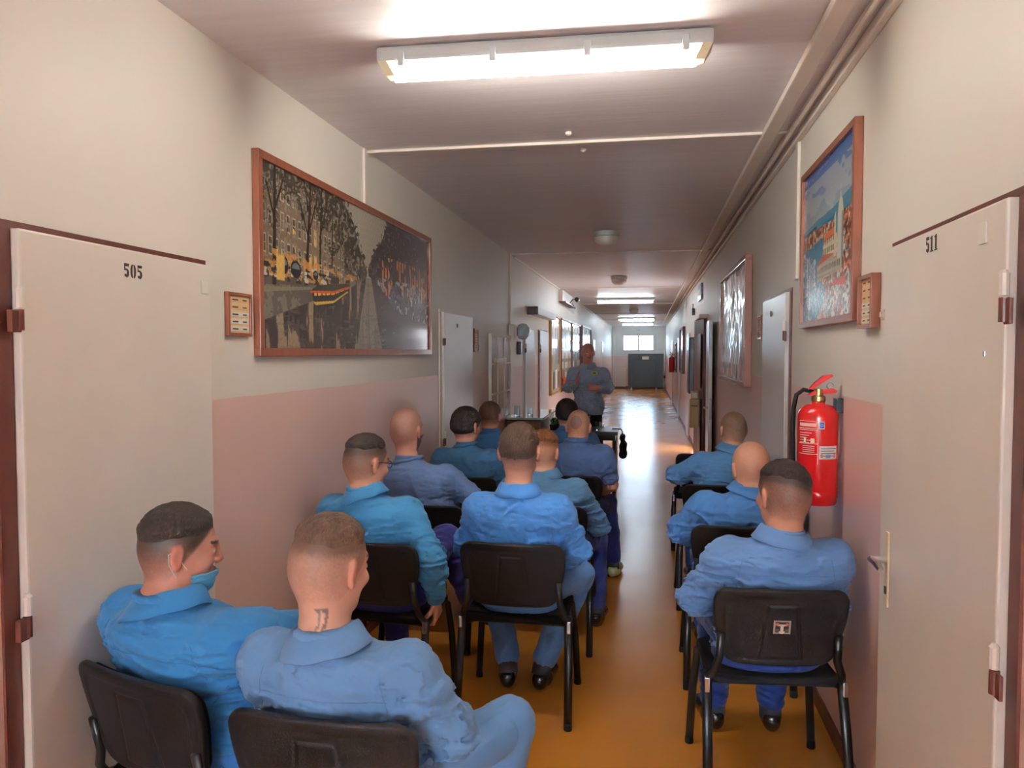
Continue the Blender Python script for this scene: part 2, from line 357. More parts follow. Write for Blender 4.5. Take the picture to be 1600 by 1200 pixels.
# ------------------------------------------------------------ painted pictures (print colours sampled on a fine grid)
def in_poly(U, V, pts):
    ins = np.zeros(U.shape, bool); n = len(pts)
    for i in range(n):
        x0, y0 = pts[i]; x1, y1 = pts[(i+1) % n]
        if y0 == y1: continue
        c = ((y0 > V) != (y1 > V)) & (U < (x1-x0)*(V-y0)/(y1-y0)+x0); ins ^= c
    return ins
def vnoise(U, V, su, sv, seed, octv=3):
    r = np.random.RandomState(seed); out = 0; amp = 1; tot = 0
    for o in range(octv):
        T = r.rand(257, 257); a = U*su*2**o; b = V*sv*2**o; i = np.floor(a).astype(int); j = np.floor(b).astype(int); fa = a-i; fb = b-j
        fa = fa*fa*(3-2*fa); fb = fb*fb*(3-2*fb); g = lambda p, q: T[p % 257, q % 257]
        out = out+amp*((g(i, j)*(1-fa)+g(i+1, j)*fa)*(1-fb)+(g(i, j+1)*(1-fa)+g(i+1, j+1)*fa)*fb); tot += amp; amp *= .55
    return out/tot
def P3(c): return np.array(lin(c))
def put(img, m, c, a=1.0):
    c = np.array(lin(c)); m = m*a if m.dtype != bool else m.astype(float)*a
    img += (c-img)*m[..., None]
def canal(nu, nv):
    U, V = np.meshgrid(np.linspace(0, 1, nu), np.linspace(0, 1, nv), indexing='ij')
    img = np.zeros((nu, nv, 3)); n1 = vnoise(U, V, 60, 22, 1, 4); n2 = vnoise(U, V, 14, 6, 2, 3)
    img[:] = P3((180, 172, 156))
    # terrace of houses and dark tree mass on the left, dark trees on the right
    left = in_poly(U, V, [(-.1, 1.1), (.36, 1.1), (.367, .97), (.415, .876), (.442, .736), (.495, .56), (.49, .5), (.38, .43), (.2, .36), (-.1, .3)])
    right = in_poly(U, V, [(.64, 1.1), (.631, .966), (.595, .83), (.541, .723), (.501, .587), (.505, .53), (.526, .527), (.606, .436), (.694, .321), (.808, .259), (1.1, .2), (1.1, 1.1)])
    f1 = vnoise(U, V, 120, 42, 41, 3); f2 = vnoise(U, V, 38, 14, 42, 3)
    put(img, left, (104, 92, 78)); put(img, right, (62, 56, 58))
    hs = left & (U < .36) & (V > .42)
    put(img, hs, (132, 112, 90)); put(img, hs & (f1 > .56), (150, 130, 106), .6)
    cols = (U*44) % 1; rows = ((V+.25*(U-.1))*6.2+.1) % 1
    wn = hs & (cols > .18) & (cols < .72) & (rows > .15) & (rows < .8)
    put(img, wn, (188, 180, 162)); wi = wn & (cols > .25) & (cols < .65) & (rows > .2) & (rows < .75); put(img, wi, (52, 46, 42)); put(img, wi & (np.abs(cols-.45) < .035), (160, 152, 136)); put(img, wi & (np.abs(rows-.5) < .03), (150, 142, 126))
    put(img, wi & (vnoise(U, V, 44, 6.2, 9, 1) > .7) & (V < .74), (236, 186, 92))
    den = .60-.30*np.clip((V-.66)*3, -.35, 1)-.30*np.clip((U-.24)*5, -.1, 1); fo = f1*.55+f2*.45
    fol = left & (fo > den) & (V > .47); put(img, fol, (70, 63, 52), .92); put(img, fol & (f1 > .56), (108, 100, 84), .8); put(img, fol & (f1 > .66), (158, 152, 136), .7)
    put(img, right & (f1 > .56) & (V > .42), (88, 80, 80), .75); put(img, right & (f1 > .68) & (V > .5), (116, 106, 104), .6)
    put(img, (~left) & (~right) & (V > .57) & (f1 > .57) & ((np.abs(U-np.interp(V, [.56, .736, .876, .97], [.495, .442, .415, .367])) < .02) | (np.abs(U-np.interp(V, [.587, .723, .83, .966], [.501, .541, .595, .631])) < .016)), (84, 78, 68))
    for x0, x1, wd in ((.052, .046, .007), (.196, .172, .0065), (.247, .232, .0045), (.302, .292, .003)):
        put(img, left & (np.abs(U-(x1+(x0-x1)*(V-.38)/.6)) < wd*(1.25-.7*V)), (54, 44, 36))
    for x0, x1, v0 in ((.19, .225, .72), (.185, .150, .66), (.19, .165, .80), (.245, .275, .74), (.05, .085, .76), (.05, .02, .70)):
        t_ = (V-v0)/.2; put(img, left & (t_ > 0) & (t_ < 1) & (np.abs(U-(x0+(x1-x0)*t_)) < .0028), (56, 46, 38))
    # street glow, shop fronts, parked cars, quay
    put(img, left & (V < .52+.1*(.3-U)) & (V > .40) & (n1 > .5), (214, 152, 76), .75)
    put(img, left & (V < .47) & (V > .38) & (vnoise(U, V, 50, 30, 5, 2) > .56) & (U < .5), (60, 56, 54))
    put(img, left & (V < .5) & (V > .39) & (vnoise(U, V, 70, 40, 6, 2) > .64), (205, 196, 178))
    for cx, cv, rx, rv in ((.13, .46, .022, .05), (.215, .45, .012, .03), (.085, .47, .014, .05)):
        e = ((U-cx)/rx)**2+((V-cv)/rv)**2; put(img, e < 1, (38, 38, 42)); put(img, (e < .5) & (V > cv), (120, 122, 124))
    put(img, in_poly(U, V, [(.055, .38), (.085, .38), (.085, .52), (.055, .52)]), (222, 178, 96))
    q = in_poly(U, V, [(0, .34), (.2, .385), (.384, .452), (.49, .53), (.489, .516), (.384, .412), (.2, .29), (0, .145)])
    put(img, q, (104, 98, 86)); put(img, q & (n1 > .55), (138, 130, 112), .7)
    put(img, in_poly(U, V, [(0, .33), (.2, .375), (.2, .36), (0, .30)]), (140, 130, 108))
    # water with reflections
    wat = in_poly(U, V, [(0, -.1), (0, .145), (.2, .29), (.384, .412), (.489, .516), (.526, .527), (.606, .436), (.694, .321), (.808, .259), (1.1, .2), (1.1, -.1)])
    put(img, wat, (76, 64, 60)); st = vnoise(U, V, 46, 3, 11, 3)
    put(img, wat & (st > .55), (96, 84, 76), .7); put(img, wat & (st > .64) & (U < .5), (190, 166, 132), .6); put(img, wat & (U > .62) & (st > .5), (74, 72, 88), .7)
    mid = in_poly(U, V, [(.489, .52), (.52, .525), (.60, -.05), (.42, -.05)]); put(img, mid, (172, 162, 144), .75); put(img, mid & (st > .55), (120, 110, 98), .5)
    put(img, wat & (vnoise(U, V, 30, 60, 12, 2) > .63), (118, 108, 98), .35)
    # right bank boats and lit windows
    bank = right & (V < .56) & (V > .22)
    put(img, bank & (vnoise(U, V, 60, 26, 13, 2) > .55), (110, 106, 112), .8); put(img, bank & (vnoise(U, V, 60, 26, 14, 2) > .66), (186, 184, 186), .8)
    rw = right & (V > .42) & (V < .72) & (U > .58); put(img, rw & (((U*46) % 1) > .45) & (vnoise(U, V, 40, 12, 15, 2) > .57), (222, 142, 72), .9)
    put(img, rw & (vnoise(U, V, 18, 9, 16, 2) > .66), (72, 104, 132), .5)
    # canal boat
    put(img, in_poly(U, V, [(.198, .33), (.213, .245), (.301, .28), (.382, .39), (.384, .43), (.20, .345)]), (54, 46, 40))
    put(img, in_poly(U, V, [(.207, .325), (.298, .35), (.38, .41), (.38, .43), (.298, .385), (.207, .35)]), (240, 176, 78))
    for c in (.222, .243, .263, .285, .31, .335, .36): put(img, (np.abs(U-c) < .003) & in_poly(U, V, [(.2, .3), (.384, .39), (.384, .44), (.2, .36)]), (58, 44, 34))
    put(img, in_poly(U, V, [(.191, .35), (.219, .392), (.384, .447), (.392, .43), (.301, .372)]), (78, 72, 56))
    put(img, in_poly(U, V, [(.191, .352), (.301, .375), (.392, .432), (.392, .42), (.301, .36), (.191, .338)]), (216, 92, 56))
    put(img, in_poly(U, V, [(.203, .285), (.215, .268), (.301, .298), (.378, .385), (.378, .395), (.301, .312)]), (228, 186, 84))
    # faint jigsaw seams
    put(img, (np.abs((U*62+.25*np.sin(V*110)) % 1-.5) > .45) | (np.abs((V*21+.25*np.sin(U*330)) % 1-.5) > .45), (66, 60, 58), .22)
    return img
def harbour(nu, nv):
    U, V = np.meshgrid(np.linspace(0, 1, nu), np.linspace(0, 1, nv), indexing='ij')
    img = np.zeros((nu, nv, 3)); n1 = vnoise(U, V, 26, 20, 21, 4); n2 = vnoise(U, V, 5, 9, 22, 3); n3 = vnoise(U, V, 60, 45, 23, 2)
    t = np.clip((V-.6)/.4, 0, 1)[..., None]; img[:] = P3((178, 196, 196))*(1-t)+P3((34, 98, 176))*t
    put(img, (n2 > .5) & (V < .92), (196, 204, 202), .45)
    put(img, in_poly(U, V, [(0, .63), (.3, .655), (.62, .66), (1, .71), (1, .61), (0, .6)]), (84, 146, 172))
    sea = V < .61; put(img, sea, (34, 132, 172)); put(img, sea & (n2 > .55), (54, 160, 190), .6)
    tw = in_poly(U, V, [(0, .57), (.2, .6), (.45, .595), (.66, .585), (.66, .5), (.4, .52), (.2, .5), (0, .50)])
    tc = lambda m: (put(img, m, (150, 84, 58)), put(img, m & (n3 > .52), (222, 118, 66)), put(img, m & (n3 > .62), (226, 206, 178)), put(img, m & (n3 < .36), (54, 62, 66)))
    tc(tw); tc(in_poly(U, V, [(.76, .62), (.86, .60), (1, .61), (1, .36), (.76, .4)]))
    put(img, in_poly(U, V, [(.0, .60), (.3, .625), (.3, .61), (0, .585)]), (62, 88, 100))
    # waterfront buildings
    tc(in_poly(U, V, [(.30, .30), (.72, .36), (1, .37), (1, .0), (.55, .0), (.6, .12), (.5, .2)]))
    put(img, in_poly(U, V, [(.32, .345), (.72, .395), (.80, .37), (.80, .27), (.34, .25)]), (188, 182, 162)); put(img, in_poly(U, V, [(.32, .345), (.42, .40), (.72, .42), (.70, .385)]), (196, 98, 66))
    wn = in_poly(U, V, [(.34, .32), (.78, .37), (.78, .28), (.35, .26)]) & (((U*34) % 1) > .55) & (((V*18) % 1) > .4); put(img, wn, (84, 88, 92))
    put(img, in_poly(U, V, [(.44, .41), (.86, .36), (.86, .40), (.80, .49), (.66, .50), (.45, .49)]), (226, 214, 184)); put(img, in_poly(U, V, [(.44, .48), (.5, .53), (.66, .54), (.68, .49)]), (222, 120, 68))
    put(img, in_poly(U, V, [(.44, .41), (.86, .36), (.86, .40), (.80, .49), (.66, .50), (.45, .49)]) & (((U*26) % 1) > .62) & (((V*16) % 1) > .45), (92, 84, 76))
    # pale generic tower with cap
    put(img, in_poly(U, V, [(.66, .36), (.66, .60), (.69, .63), (.70, .36)]), (222, 208, 178))
    put(img, in_poly(U, V, [(.72, .34), (.72, .60), (.74, .67), (.77, .70), (.80, .67), (.82, .60), (.82, .34)]), (214, 216, 204)); put(img, in_poly(U, V, [(.762, .69), (.768, .77), (.775, .69)]), (220, 222, 214))
    put(img, in_poly(U, V, [(.79, .34), (.79, .6), (.82, .6), (.82, .34)]), (150, 158, 158))
    # lower water with sparkle, near roofs
    lw = in_poly(U, V, [(0, .49), (.3, .40), (.3, .26), (.5, .2), (.55, .1), (.3, 0), (0, 0)])
    put(img, lw & (n3 > .5), (98, 168, 198), .6); put(img, lw & (n3 > .62), (206, 216, 222), .7)
    lr = in_poly(U, V, [(.52, .2), (.7, .26), (1, .24), (1, 0), (.3, 0), (.42, .06)]); put(img, lr, (146, 160, 156)); put(img, lr & (n3 > .5), (214, 206, 200)); put(img, lr & (n1 > .6), (196, 92, 78)); put(img, lr & (n3 < .38), (72, 104, 100))
    put(img, in_poly(U, V, [(.62, .19), (.68, .23), (.85, .23), (.88, .18)]), (204, 84, 70))
    for x, a, b in ((.1, .2, .44), (.27, .25, .41), (.16, .1, .30)): put(img, (np.abs(U-x) < .005) & (V > a) & (V < b), (226, 230, 230)); put(img, in_poly(U, V, [(x-.03, a), (x+.03, a), (x+.02, a-.02), (x-.02, a-.02)]), (228, 230, 228))
    put(img, (np.abs((U*34+.25*np.sin(V*110)) % 1-.5) > .45) | (np.abs((V*26+.25*np.sin(U*200)) % 1-.5) > .45), (70, 84, 92), .18)
    return img
def picture(label, cat, side, y0, y1, z0, z1, proud, fw, fn, nu, nv, group=None):
    x = XL if side == 'L' else XR; s = 1 if side == 'L' else -1
    t = thing('framed_picture', label, cat, (x, (y0+y1)/2, z0), 0, group); Y0, Y1, H = y0-(y0+y1)/2, y1-(y0+y1)/2, z1-z0
    m = MB(); a, b = sorted((.001*s, proud*s))
    m.box(a, b, Y0, Y1, 0, fw, .003).box(a, b, Y0, Y1, H-fw, H, .003).box(a, b, Y0, Y0+fw, fw-.001, H-fw+.001, .003).box(a, b, Y1-fw, Y1, fw-.001, H-fw+.001, .003)
    m.build('frame', REDWOOD, t)
    a, b = sorted((.0015*s, (proud*.55)*s)); MB().box(a, b, Y0+fw, Y1-fw, fw, H-fw).build('backing_board', TAN, t)
    img = fn(nu, nv)
    U, V = np.meshgrid(np.linspace(0, 1, nu), np.linspace(0, 1, nv), indexing='ij')
    yy = Y0+fw+U*(Y1-Y0-2*fw) if side == 'L' else Y1-fw-U*(Y1-Y0-2*fw)
    P = np.stack([np.full(U.shape, proud*.55*s+.0012*s), yy, fw+V*(H-2*fw)], -1).reshape(-1, 3)
    I = np.arange(nu*nv).reshape(nu, nv); q = np.stack([I[:-1, :-1], I[1:, :-1], I[1:, 1:], I[:-1, 1:]], -1).reshape(-1, 4)
    mesh_np('print', P, q, PRINT, t, img.reshape(-1, 3), False)
    return t
picture('large wood-framed jigsaw picture of tree-lined canal with boat', 'picture', 'L', 2.945, 5.50, 1.632, 2.485, .032, .035, canal, 760, 260)
picture('tall wood-framed jigsaw picture of blue harbour with red roofs', 'picture', 'R', 3.10, 4.13, 1.768, 2.535, .034, .03, harbour, 260, 200)

# name plates beside the doors
def plate(side, y0, y1, z0, z1, proud, label, rows, fm=REDWOOD, bars=True):
    x = XL if side == 'L' else XR; s = 1 if side == 'L' else -1
    t = thing('name_board', label, 'sign', (x, (y0+y1)/2, z0)); h = (y1-y0)/2; H = z1-z0; f = .014
    a, b = sorted((.001*s, proud*s)); m = MB()
    m.box(a, b, -h, h, 0, f, .002).box(a, b, -h, h, H-f, H, .002).box(a, b, -h, -h+f, f-.001, H-f+.001, .002).box(a, b, h-f, h, f-.001, H-f+.001, .002)
    m.build('frame', fm, t)
    a, b = sorted((.001*s, proud*.6*s)); MB().box(a, b, -h+f, h-f, f, H-f).build('panel', mat('pale_card', (226, 196, 150), .6), t)
    if bars:
        ph = (H-2*f)/rows; a, b = sorted((proud*.6*s, (proud*.6+.002)*s))
        for i in range(rows):
            z = f+ph*i; c = MB().box(a, b, -h+f+.008, h-f-.006, z+ph*.2, z+ph*.82).build('name_card', PAPER if i < 3 else mat('peach_card', (228, 190, 140), .6), t)
            a2, b2 = sorted(((proud*.6+.002)*s, (proud*.6+.003)*s)); w2 = 2*h-2*f
            for l0, l1 in ((.15, .42), (.66, .85)): MB().box(a2, b2, -h+f+w2*l0, -h+f+w2*l1, z+ph*.42, z+ph*.6).build('lettering', mat('grey_ink', (74, 70, 72), .6), c)
    return t
plate('L', 2.725, 2.905, 1.712, 1.883, .018, 'wood-framed name board between door 505 and the canal picture', 5)
plate('R', 2.845, 3.02, 1.735, 1.925, .034, 'wood-framed name board between harbour picture and door 511', 6)
plate('L', 7.0, 7.16, 1.65, 1.87, .02, 'small wood-framed name board just past the second left door', 4)
plate('R', 5.56, 5.74, 1.735, 1.91, .02, 'small wood-framed name board beside the second right door', 4)
t = thing('light_switch', 'small white switch between name board and door 511', 'switch', (XR, 2.79, 1.76)); MB().box(-.012, -.0005, -.02, .02, 0, .035, .003).build('plate', WHITE, t); MB().box(-.018, -.0115, -.01, .01, .008, .026, .002).build('rocker', WHITE, t)

# mirror-like framed foil board on the right wall
t = thing('display_case', 'large wood-framed display case with rippled silver foil on the right wall', 'display case', (XR, 7.2, 1.375))
y0, y1, H, f = -1.02, 1.05, 1.03, .04; m = MB()
m.box(-.058, -.001, y0, y1, 0, f, .004).box(-.058, -.001, y0, y1, H-f, H, .004).box(-.058, -.001, y0, y0+f, f-.001, H-f+.001, .004).box(-.058, -.001, y1-f, y1, f-.001, H-f+.001, .004).build('frame', REDWOOD, t)
nu, nv = 200, 90; U, V = np.meshgrid(np.linspace(0, 1, nu), np.linspace(0, 1, nv), indexing='ij')
rp = .024*vnoise(U, V, 13, 2.6, 31, 2)+.016*vnoise(U, V, 24, 8, 32, 2)
P = np.stack([-.012-rp, y0+f+U*(y1-y0-2*f), f+V*(H-2*f)], -1).reshape(-1, 3); I = np.arange(nu*nv).reshape(nu, nv)
mesh_np('foil', P, np.stack([I[:-1, :-1], I[1:, :-1], I[1:, 1:], I[:-1, 1:]], -1).reshape(-1, 4), mat('silver_foil', (176, 182, 188), .17, metal=.95), t, np.ones((nu*nv, 3)))

# ------------------------------------------------------------ left wall furniture further on
def case(side, y0, y1, z0, z1, proud, label, cols, rows, fm, sheets, name='notice_board', cat='notice board', seed=1, panelc=(206, 196, 176)):
    x = XL if side == 'L' else XR; s = 1 if side == 'L' else -1
    t = thing(name, label, cat, (x, (y0+y1)/2, z0)); h = (y1-y0)/2; H = z1-z0; f = .03; m = MB(); a, b = sorted((.001*s, proud*s))
    m.box(a, b, -h, h, 0, f).box(a, b, -h, h, H-f, H).box(a, b, -h, -h+f, f-.001, H-f+.001).box(a, b, h-f, h, f-.001, H-f+.001)
    for c in range(1, cols): yy = -h+2*h*c/cols; m.box(a, b, yy-.008, yy+.008, f, H-f)
    for r_ in range(1, rows): zz = H*r_/rows; m.box(a, b, -h+f, h-f, zz-.008, zz+.008)
    m.build('frame', fm, t)
    a, b = sorted((.001*s, proud*.5*s)); MB().box(a, b, -h+f, h-f, f, H-f).build('panel', mat('board_%d' % seed, panelc, .2, coat=.5), t)
    rr = random.Random(seed); a, b = sorted((proud*.5*s, (proud*.5+.003)*s))
    pal = [(236, 232, 224), (222, 214, 196), (198, 186, 160), (120, 138, 150), (228, 222, 205), (168, 120, 70), (90, 96, 104)]
    nr = max(1, int(round(sheets**.5))); nc = max(1, sheets//nr)
    for i in range(nc):
        for j in range(nr):
            yy = -h+f+(2*h-2*f)*(i+.15)/nc; zz = f+(H-2*f)*(j+.12)/nr; c = rr.choice(pal)
            MB().box(a, b, yy, yy+(2*h-2*f)/nc*rr.uniform(.55, .75), zz, zz+(H-2*f)/nr*rr.uniform(.6, .8)).build('sheet', mat('sheet_%d_%d_%d' % c, c, .3, coat=.3), t)
    return t
case('L', 7.70, 8.86, .895, 1.84, .03, 'glossy mauve panel board with thin white bars above the glass-topped counter', 3, 3, WHITE, 1, 'panel_board', 'panel board', 3, (178, 150, 150))
case('L', 12.55, 13.95, .93, 2.28, .05, 'narrow notice board with ochre wooden edge behind the counter', 1, 1, mat('ochre_wood', (176, 132, 78), .4), 12, seed=4)
case('L', 14.1, 18.2, .91, 2.28, .05, 'long notice board covered in sheets behind the standing man', 2, 1, DARKW, 48, seed=5)
case('L', 18.7, 21.6, 1.2, 2.3, .05, 'dark-framed notice board past the standing man on the left wall', 1, 1, DARKW, 24, seed=6)
tag(MB().box(XL+.051, XL+.12, 14.3, 16.6, .93, 1.16, .01).build('file_folder_row', mat('orange_red', (222, 84, 40), .5)), 'orange-red bundle under the notice board beside the standing man', 'bundle')
t = thing('sign_box', 'long narrow projecting sign box above the far left doors', 'sign', (XL, 11.3, 2.16)); MB().box(.001, .14, -1.0, 1.1, 0, .1, .006).build('box', LIGHTP, t); MB().box(.0, .145, -1.02, -1.002, -.005, .105, .003).build('end_cap', mat('maroon', (70, 40, 44), .4), t)
t = thing('junction_box', 'beige junction box at the foot of the left wall batten', 'box', (XL, 8.94, 1.775)); MB().box(.001, .07, -.09, .09, 0, .20, .006).build('box', CREAM, t); MB().box(.068, .074, -.06, .06, .03, .17, .002).build('lid', CREAM, t)
t = thing('wall_lamp', 'round glossy wall lamp beside the beige junction box', 'lamp', (XL, 9.25, 1.9)); MB().lathe([(.07, 0), (.07, .03), (.03, .04)], M=Matrix.Rotation(PI/2, 4, 'Y'), n=20).build('base', LIGHTP, t)
auto_smooth(MB().lathe([(.04, .035), (.085, .055), (.1, .1), (.09, .15), (.05, .185), (.01, .195)], M=Matrix.Rotation(PI/2, 4, 'Y'), n=24).build('globe', mat('lamp_glass', (200, 222, 232), .06, coat=1), t))
t = thing('dark_wall_bracket', 'dark bracket on the wall under the round glossy lamp', 'bracket', (XL, 9.5, 1.62)); MB().box(.001, .05, -.05, .05, 0, .16, .004).build('bracket', BLACKM, t)
t = thing('air_unit', 'white wall unit high on the left wall carrying a black camera', 'wall unit', (XL, 15.0, 2.58)); MB().box(.001, .07, -1.0, .9, 0, .21, .006).build('casing', WHITE, t); MB().box(.001, .13, -1.0, .9, -.025, -.002, .003).build('shelf', BROWN, t)
t = thing('security_camera', 'black security camera on the white unit near the ceiling', 'camera', (XL+.115, 15.2, 2.64)); MB().tube([(-.03, 0, -.02), (.03, 0, .05), (.09, -.02, .05)], .012, 8).build('arm', BLACKM, t); MB().lathe([(.035, -.08), (.045, -.06), (.045, .05), (.02, .07)], M=Matrix.Translation((.11, -.03, .04)) @ Matrix.Rotation(PI/2, 4, 'X'), n=16).build('camera_body', BLACKM, t)
MB().tube([(.0, 0, -.02), (.05, 0, -.09), (.06, .1, -.13)], .008, 6).build('cable', BLACKM, t)

# glass-topped counter against the left wall
t = thing('counter', 'wooden counter with pale glass top against the left wall', 'counter', (-1.385, 9.25, 0))
MB().box(-.2, .2, -.62, .62, .06, .86, .006).build('cabinet', mat('brown_veneer', (124, 82, 58), .4, noise_amt=.2, scale=4, stretch=(5, 5, 1)), t)
MB().box(-.205, .225, -.66, .66, .88, .905, .003).build('top', mat('pale_glass_top', (176, 194, 182), .06, coat=1), t)
MB().box(-.19, .19, -.6, .6, .861, .879).build('top_rail', BROWN, t)
MB().box(-.18, .18, -.6, .6, 0, .059).build('plinth', BLACKM, t)
MB().box(-.16, .16, -.632, -.621, .1, .82, .003).build('end_panel', REDWOOD, t)

# ------------------------------------------------------------ right wall items further on
t = thing('letter_box', 'cream wall box on the brown door, lower and wider', 'box', (.66, 11.05, .59)); MB().box(-.075, .05, -.05, .05, 0, .40, .006).build('box', TAN, t)
MB().box(-.06, .035, -.054, -.0505, .3, .315).build('slot', BLACKM, t)
t = thing('phone_box', 'small cream box on top of the lower cream box', 'box', (.655, 11.06, .992)); MB().box(-.055, .045, -.04, .04, 0, .11, .006).build('box', TAN, t); MB().box(-.04, .03, -.044, -.041, .02, .09).build('lid', PAPER, t)
t = thing('wall_case', 'tall dark case fixed to the wall beyond the brown door', 'case', (XR, 12.45, 1.0)); MB().box(-.165, -.001, -.25, .25, 0, .88, .02).build('body', mat('dark_blue_case', (38, 38, 52), .3), t); MB().lathe([(.012, 0), (.012, .01)], M=Matrix.Translation((-.08, -.251, .8)) @ Matrix.Rotation(PI/2, 4, 'X'), n=10).build('lock', CHROME, t)
t = thing('blue_sign', 'small dark blue sign high on the right wall', 'sign', (XR, 12.0, 2.43)); MB().box(-.03, -.001, -.35, .35, 0, .24, .003).build('panel', mat('navy_sign', (28, 40, 92), .35), t); MB().box(-.034, -.031, -.2, .2, .08, .16).build('lettering', PAPER, t)
t = thing('wall_spotlight', 'small black lamp on the right wall beyond the blue sign', 'lamp', (XR, 13.6, 2.28)); MB().box(-.05, -.001, -.05, .05, 0, .12, .01).build('body', BLACKM, t); MB().tube([(-.03, 0, .12), (-.03, 0, .2)], .008, 6).build('arm', BLACKM, t)
case('R', 16.9, 18.6, 1.18, 2.2, .06, 'dark-framed board on the right wall past the tall dark case', 1, 1, DARKW, 9, seed=8)
case('R', 21.2, 22.2, 1.1, 1.9, .05, 'small dark framed notice near the far red extinguisher', 1, 1, DARKW, 4, seed=9)

def extinguisher(loc, label, rz=0, detail=True):
    t = thing('fire_extinguisher', label, 'fire extinguisher', loc, rz, 'fire extinguishers on the right wall')
    R = .086
    pr = [(.0, .004), (.06, .0), (R-.008, .0), (R-.003, .008), (R-.003, .03), (R, .034), (R, .060), (R-.002, .064), (R, .068), (R, .40)]
    pr += [(.028+(R-.028)*math.cos(a), .40+.062*math.sin(a)) for a in [PI/2*i/8 for i in range(1, 9)]]+[(.026, .475), (.001, .476)]
    auto_smooth(MB().lathe(pr[1:], n=48).build('cylinder', RED, t), 50)
    MB().lathe([(.027, .470), (.030, .475), (.030, .495), (.020, .5), (.018, .53), (.005, .532)], n=20).build('valve', mat('brass', (176, 150, 96), .3, metal=1), t)
    m = MB(); m.poly([(-.05, -.012, .500), (.072, -.012, .512), (.078, -.012, .520), (.06, -.012, .535), (-.02, -.012, .522)], (0, .024, 0)); m.build('carry_handle', RED, t)
    m = MB(); m.poly([(-.045, -.014, .527), (-.02, -.014, .533), (.02, -.014, .562), (.062, -.014, .590), (.052, -.014, .598), (.018, -.014, .592), (-.015, -.014, .562)], (0, .028, 0)); m.build('squeeze_lever', RED, t)
    m = MB(); m.tube([(.045+.014*math.cos(a), -.02, .545+.014*math.sin(a)) for a in [2*PI*i/12 for i in range(13)]], .0022, 6); m.build('safety_pin', CHROME, t)
    h = MB().tube([(-.02, .0, .515), (-.06, .02, .525), (-.088, .03, .50), (-.098, .035, .44), (-.1, .04, .33), (-.098, .04, .2), (-.094, .04, .12)], [.01]*6+[.014], 10).build('hose', RUBBER, t, True)
    def wrap(name, a0, a1, z0, z1, m, off=.0008, par=t):
        n = 12; V = []; 
        for i in range(n+1):
            a = a0+(a1-a0)*i/n
            for z in (z0, z1): V.append(((R+off)*math.sin(a), -(R+off)*math.cos(a), z))
        Q = [(2*i, 2*i+2, 2*i+3, 2*i+1) for i in range(n)]
        return mesh_np(name, V, Q, m, par, np.ones((len(V), 3)))
    lw = mat('white_label_print', (232, 232, 228), .4)
    lb = wrap('inspection_label', -.12, .88, .215, .275, lw)
    for i in range(4): wrap('print_line', -.05+.05*i*0, .80-.1*(i % 2), .262-.011*i, .265-.011*i, mat('grey_ink', (74, 70, 72), .6), .0014, lb)
    wrap('stamp', -.06, .05, .222, .238, mat('orange_stamp', (222, 130, 70), .5), .0015, lb); wrap('stamp', .2, .45, .222, .236, mat('blue_stamp', (130, 170, 214), .5), .0015, lb); wrap('stamp', .62, .78, .222, .238, mat('pink_stamp', (214, 150, 150), .5), .0015, lb)
    bl = wrap('blue_label', -.15, .12, .352, .386, lw); wrap('blue_field', -.12, .09, .356, .382, mat('label_blue', (40, 66, 168), .4), .0014, bl)
    m = MB(); a = -.015; cx, cy = (R+.0018)*math.sin(a), -(R+.0018)*math.cos(a)
    m.lathe([(.008, 0), (.008, .0008)], n=14, M=Matrix.Translation((cx, cy, .369)) @ Matrix.Rotation(PI/2, 4, 'X')); m.build('round_mark', mat('pale_blue', (120, 150, 220), .4), bl)
    fb = wrap('instruction_frame', -.19, -.182, .19, .39, lw)
    for z in (.385, .352, .345, .283, .235): wrap('rule_line', -1.25, -.19, z, z+.0025, lw, .001, fb)
    for i in range(5): wrap('text_line', -1.2, -.5-.12*(i % 3), .331-.011*i, .3335-.011*i, lw, .001, fb)
    for i in range(4): wrap('text_line', -1.0, -.35, .272-.009*i, .274-.009*i, lw, .001, fb)
    wrap('heading', -1.22, -.28, .362, .377, mat('pale_red_print', (240, 190, 184), .5), .001, fb)
    wrap('pictogram', -.92, -.80, .288, .312, mat('cream_print', (240, 220, 190), .5), .001, fb); wrap('pictogram', -.55, -.35, .288, .308, mat('cream_print', (240, 220, 190), .5), .001, fb)
    m = MB()
    m.box(R-.004, R+.006, -.006, .006, .20, .34, .002); m.build('side_strip', CHROME, t)
    return t
ex = extinguisher((.700, 3.36, 1.02), 'large red fire extinguisher with white label, near door 511'); ex.scale = (.93, .93, .90)
MB().box(.765, XR-.0005, 3.33, 3.39, 1.40, 1.46, .003).build('extinguisher_bracket', BLACKM) 
tag(bpy.data.objects['extinguisher_bracket'], 'small dark bracket behind the large red extinguisher', 'bracket')
extinguisher((.70, 23.2, 1.05), 'small red fire extinguisher far along the right wall', PI)

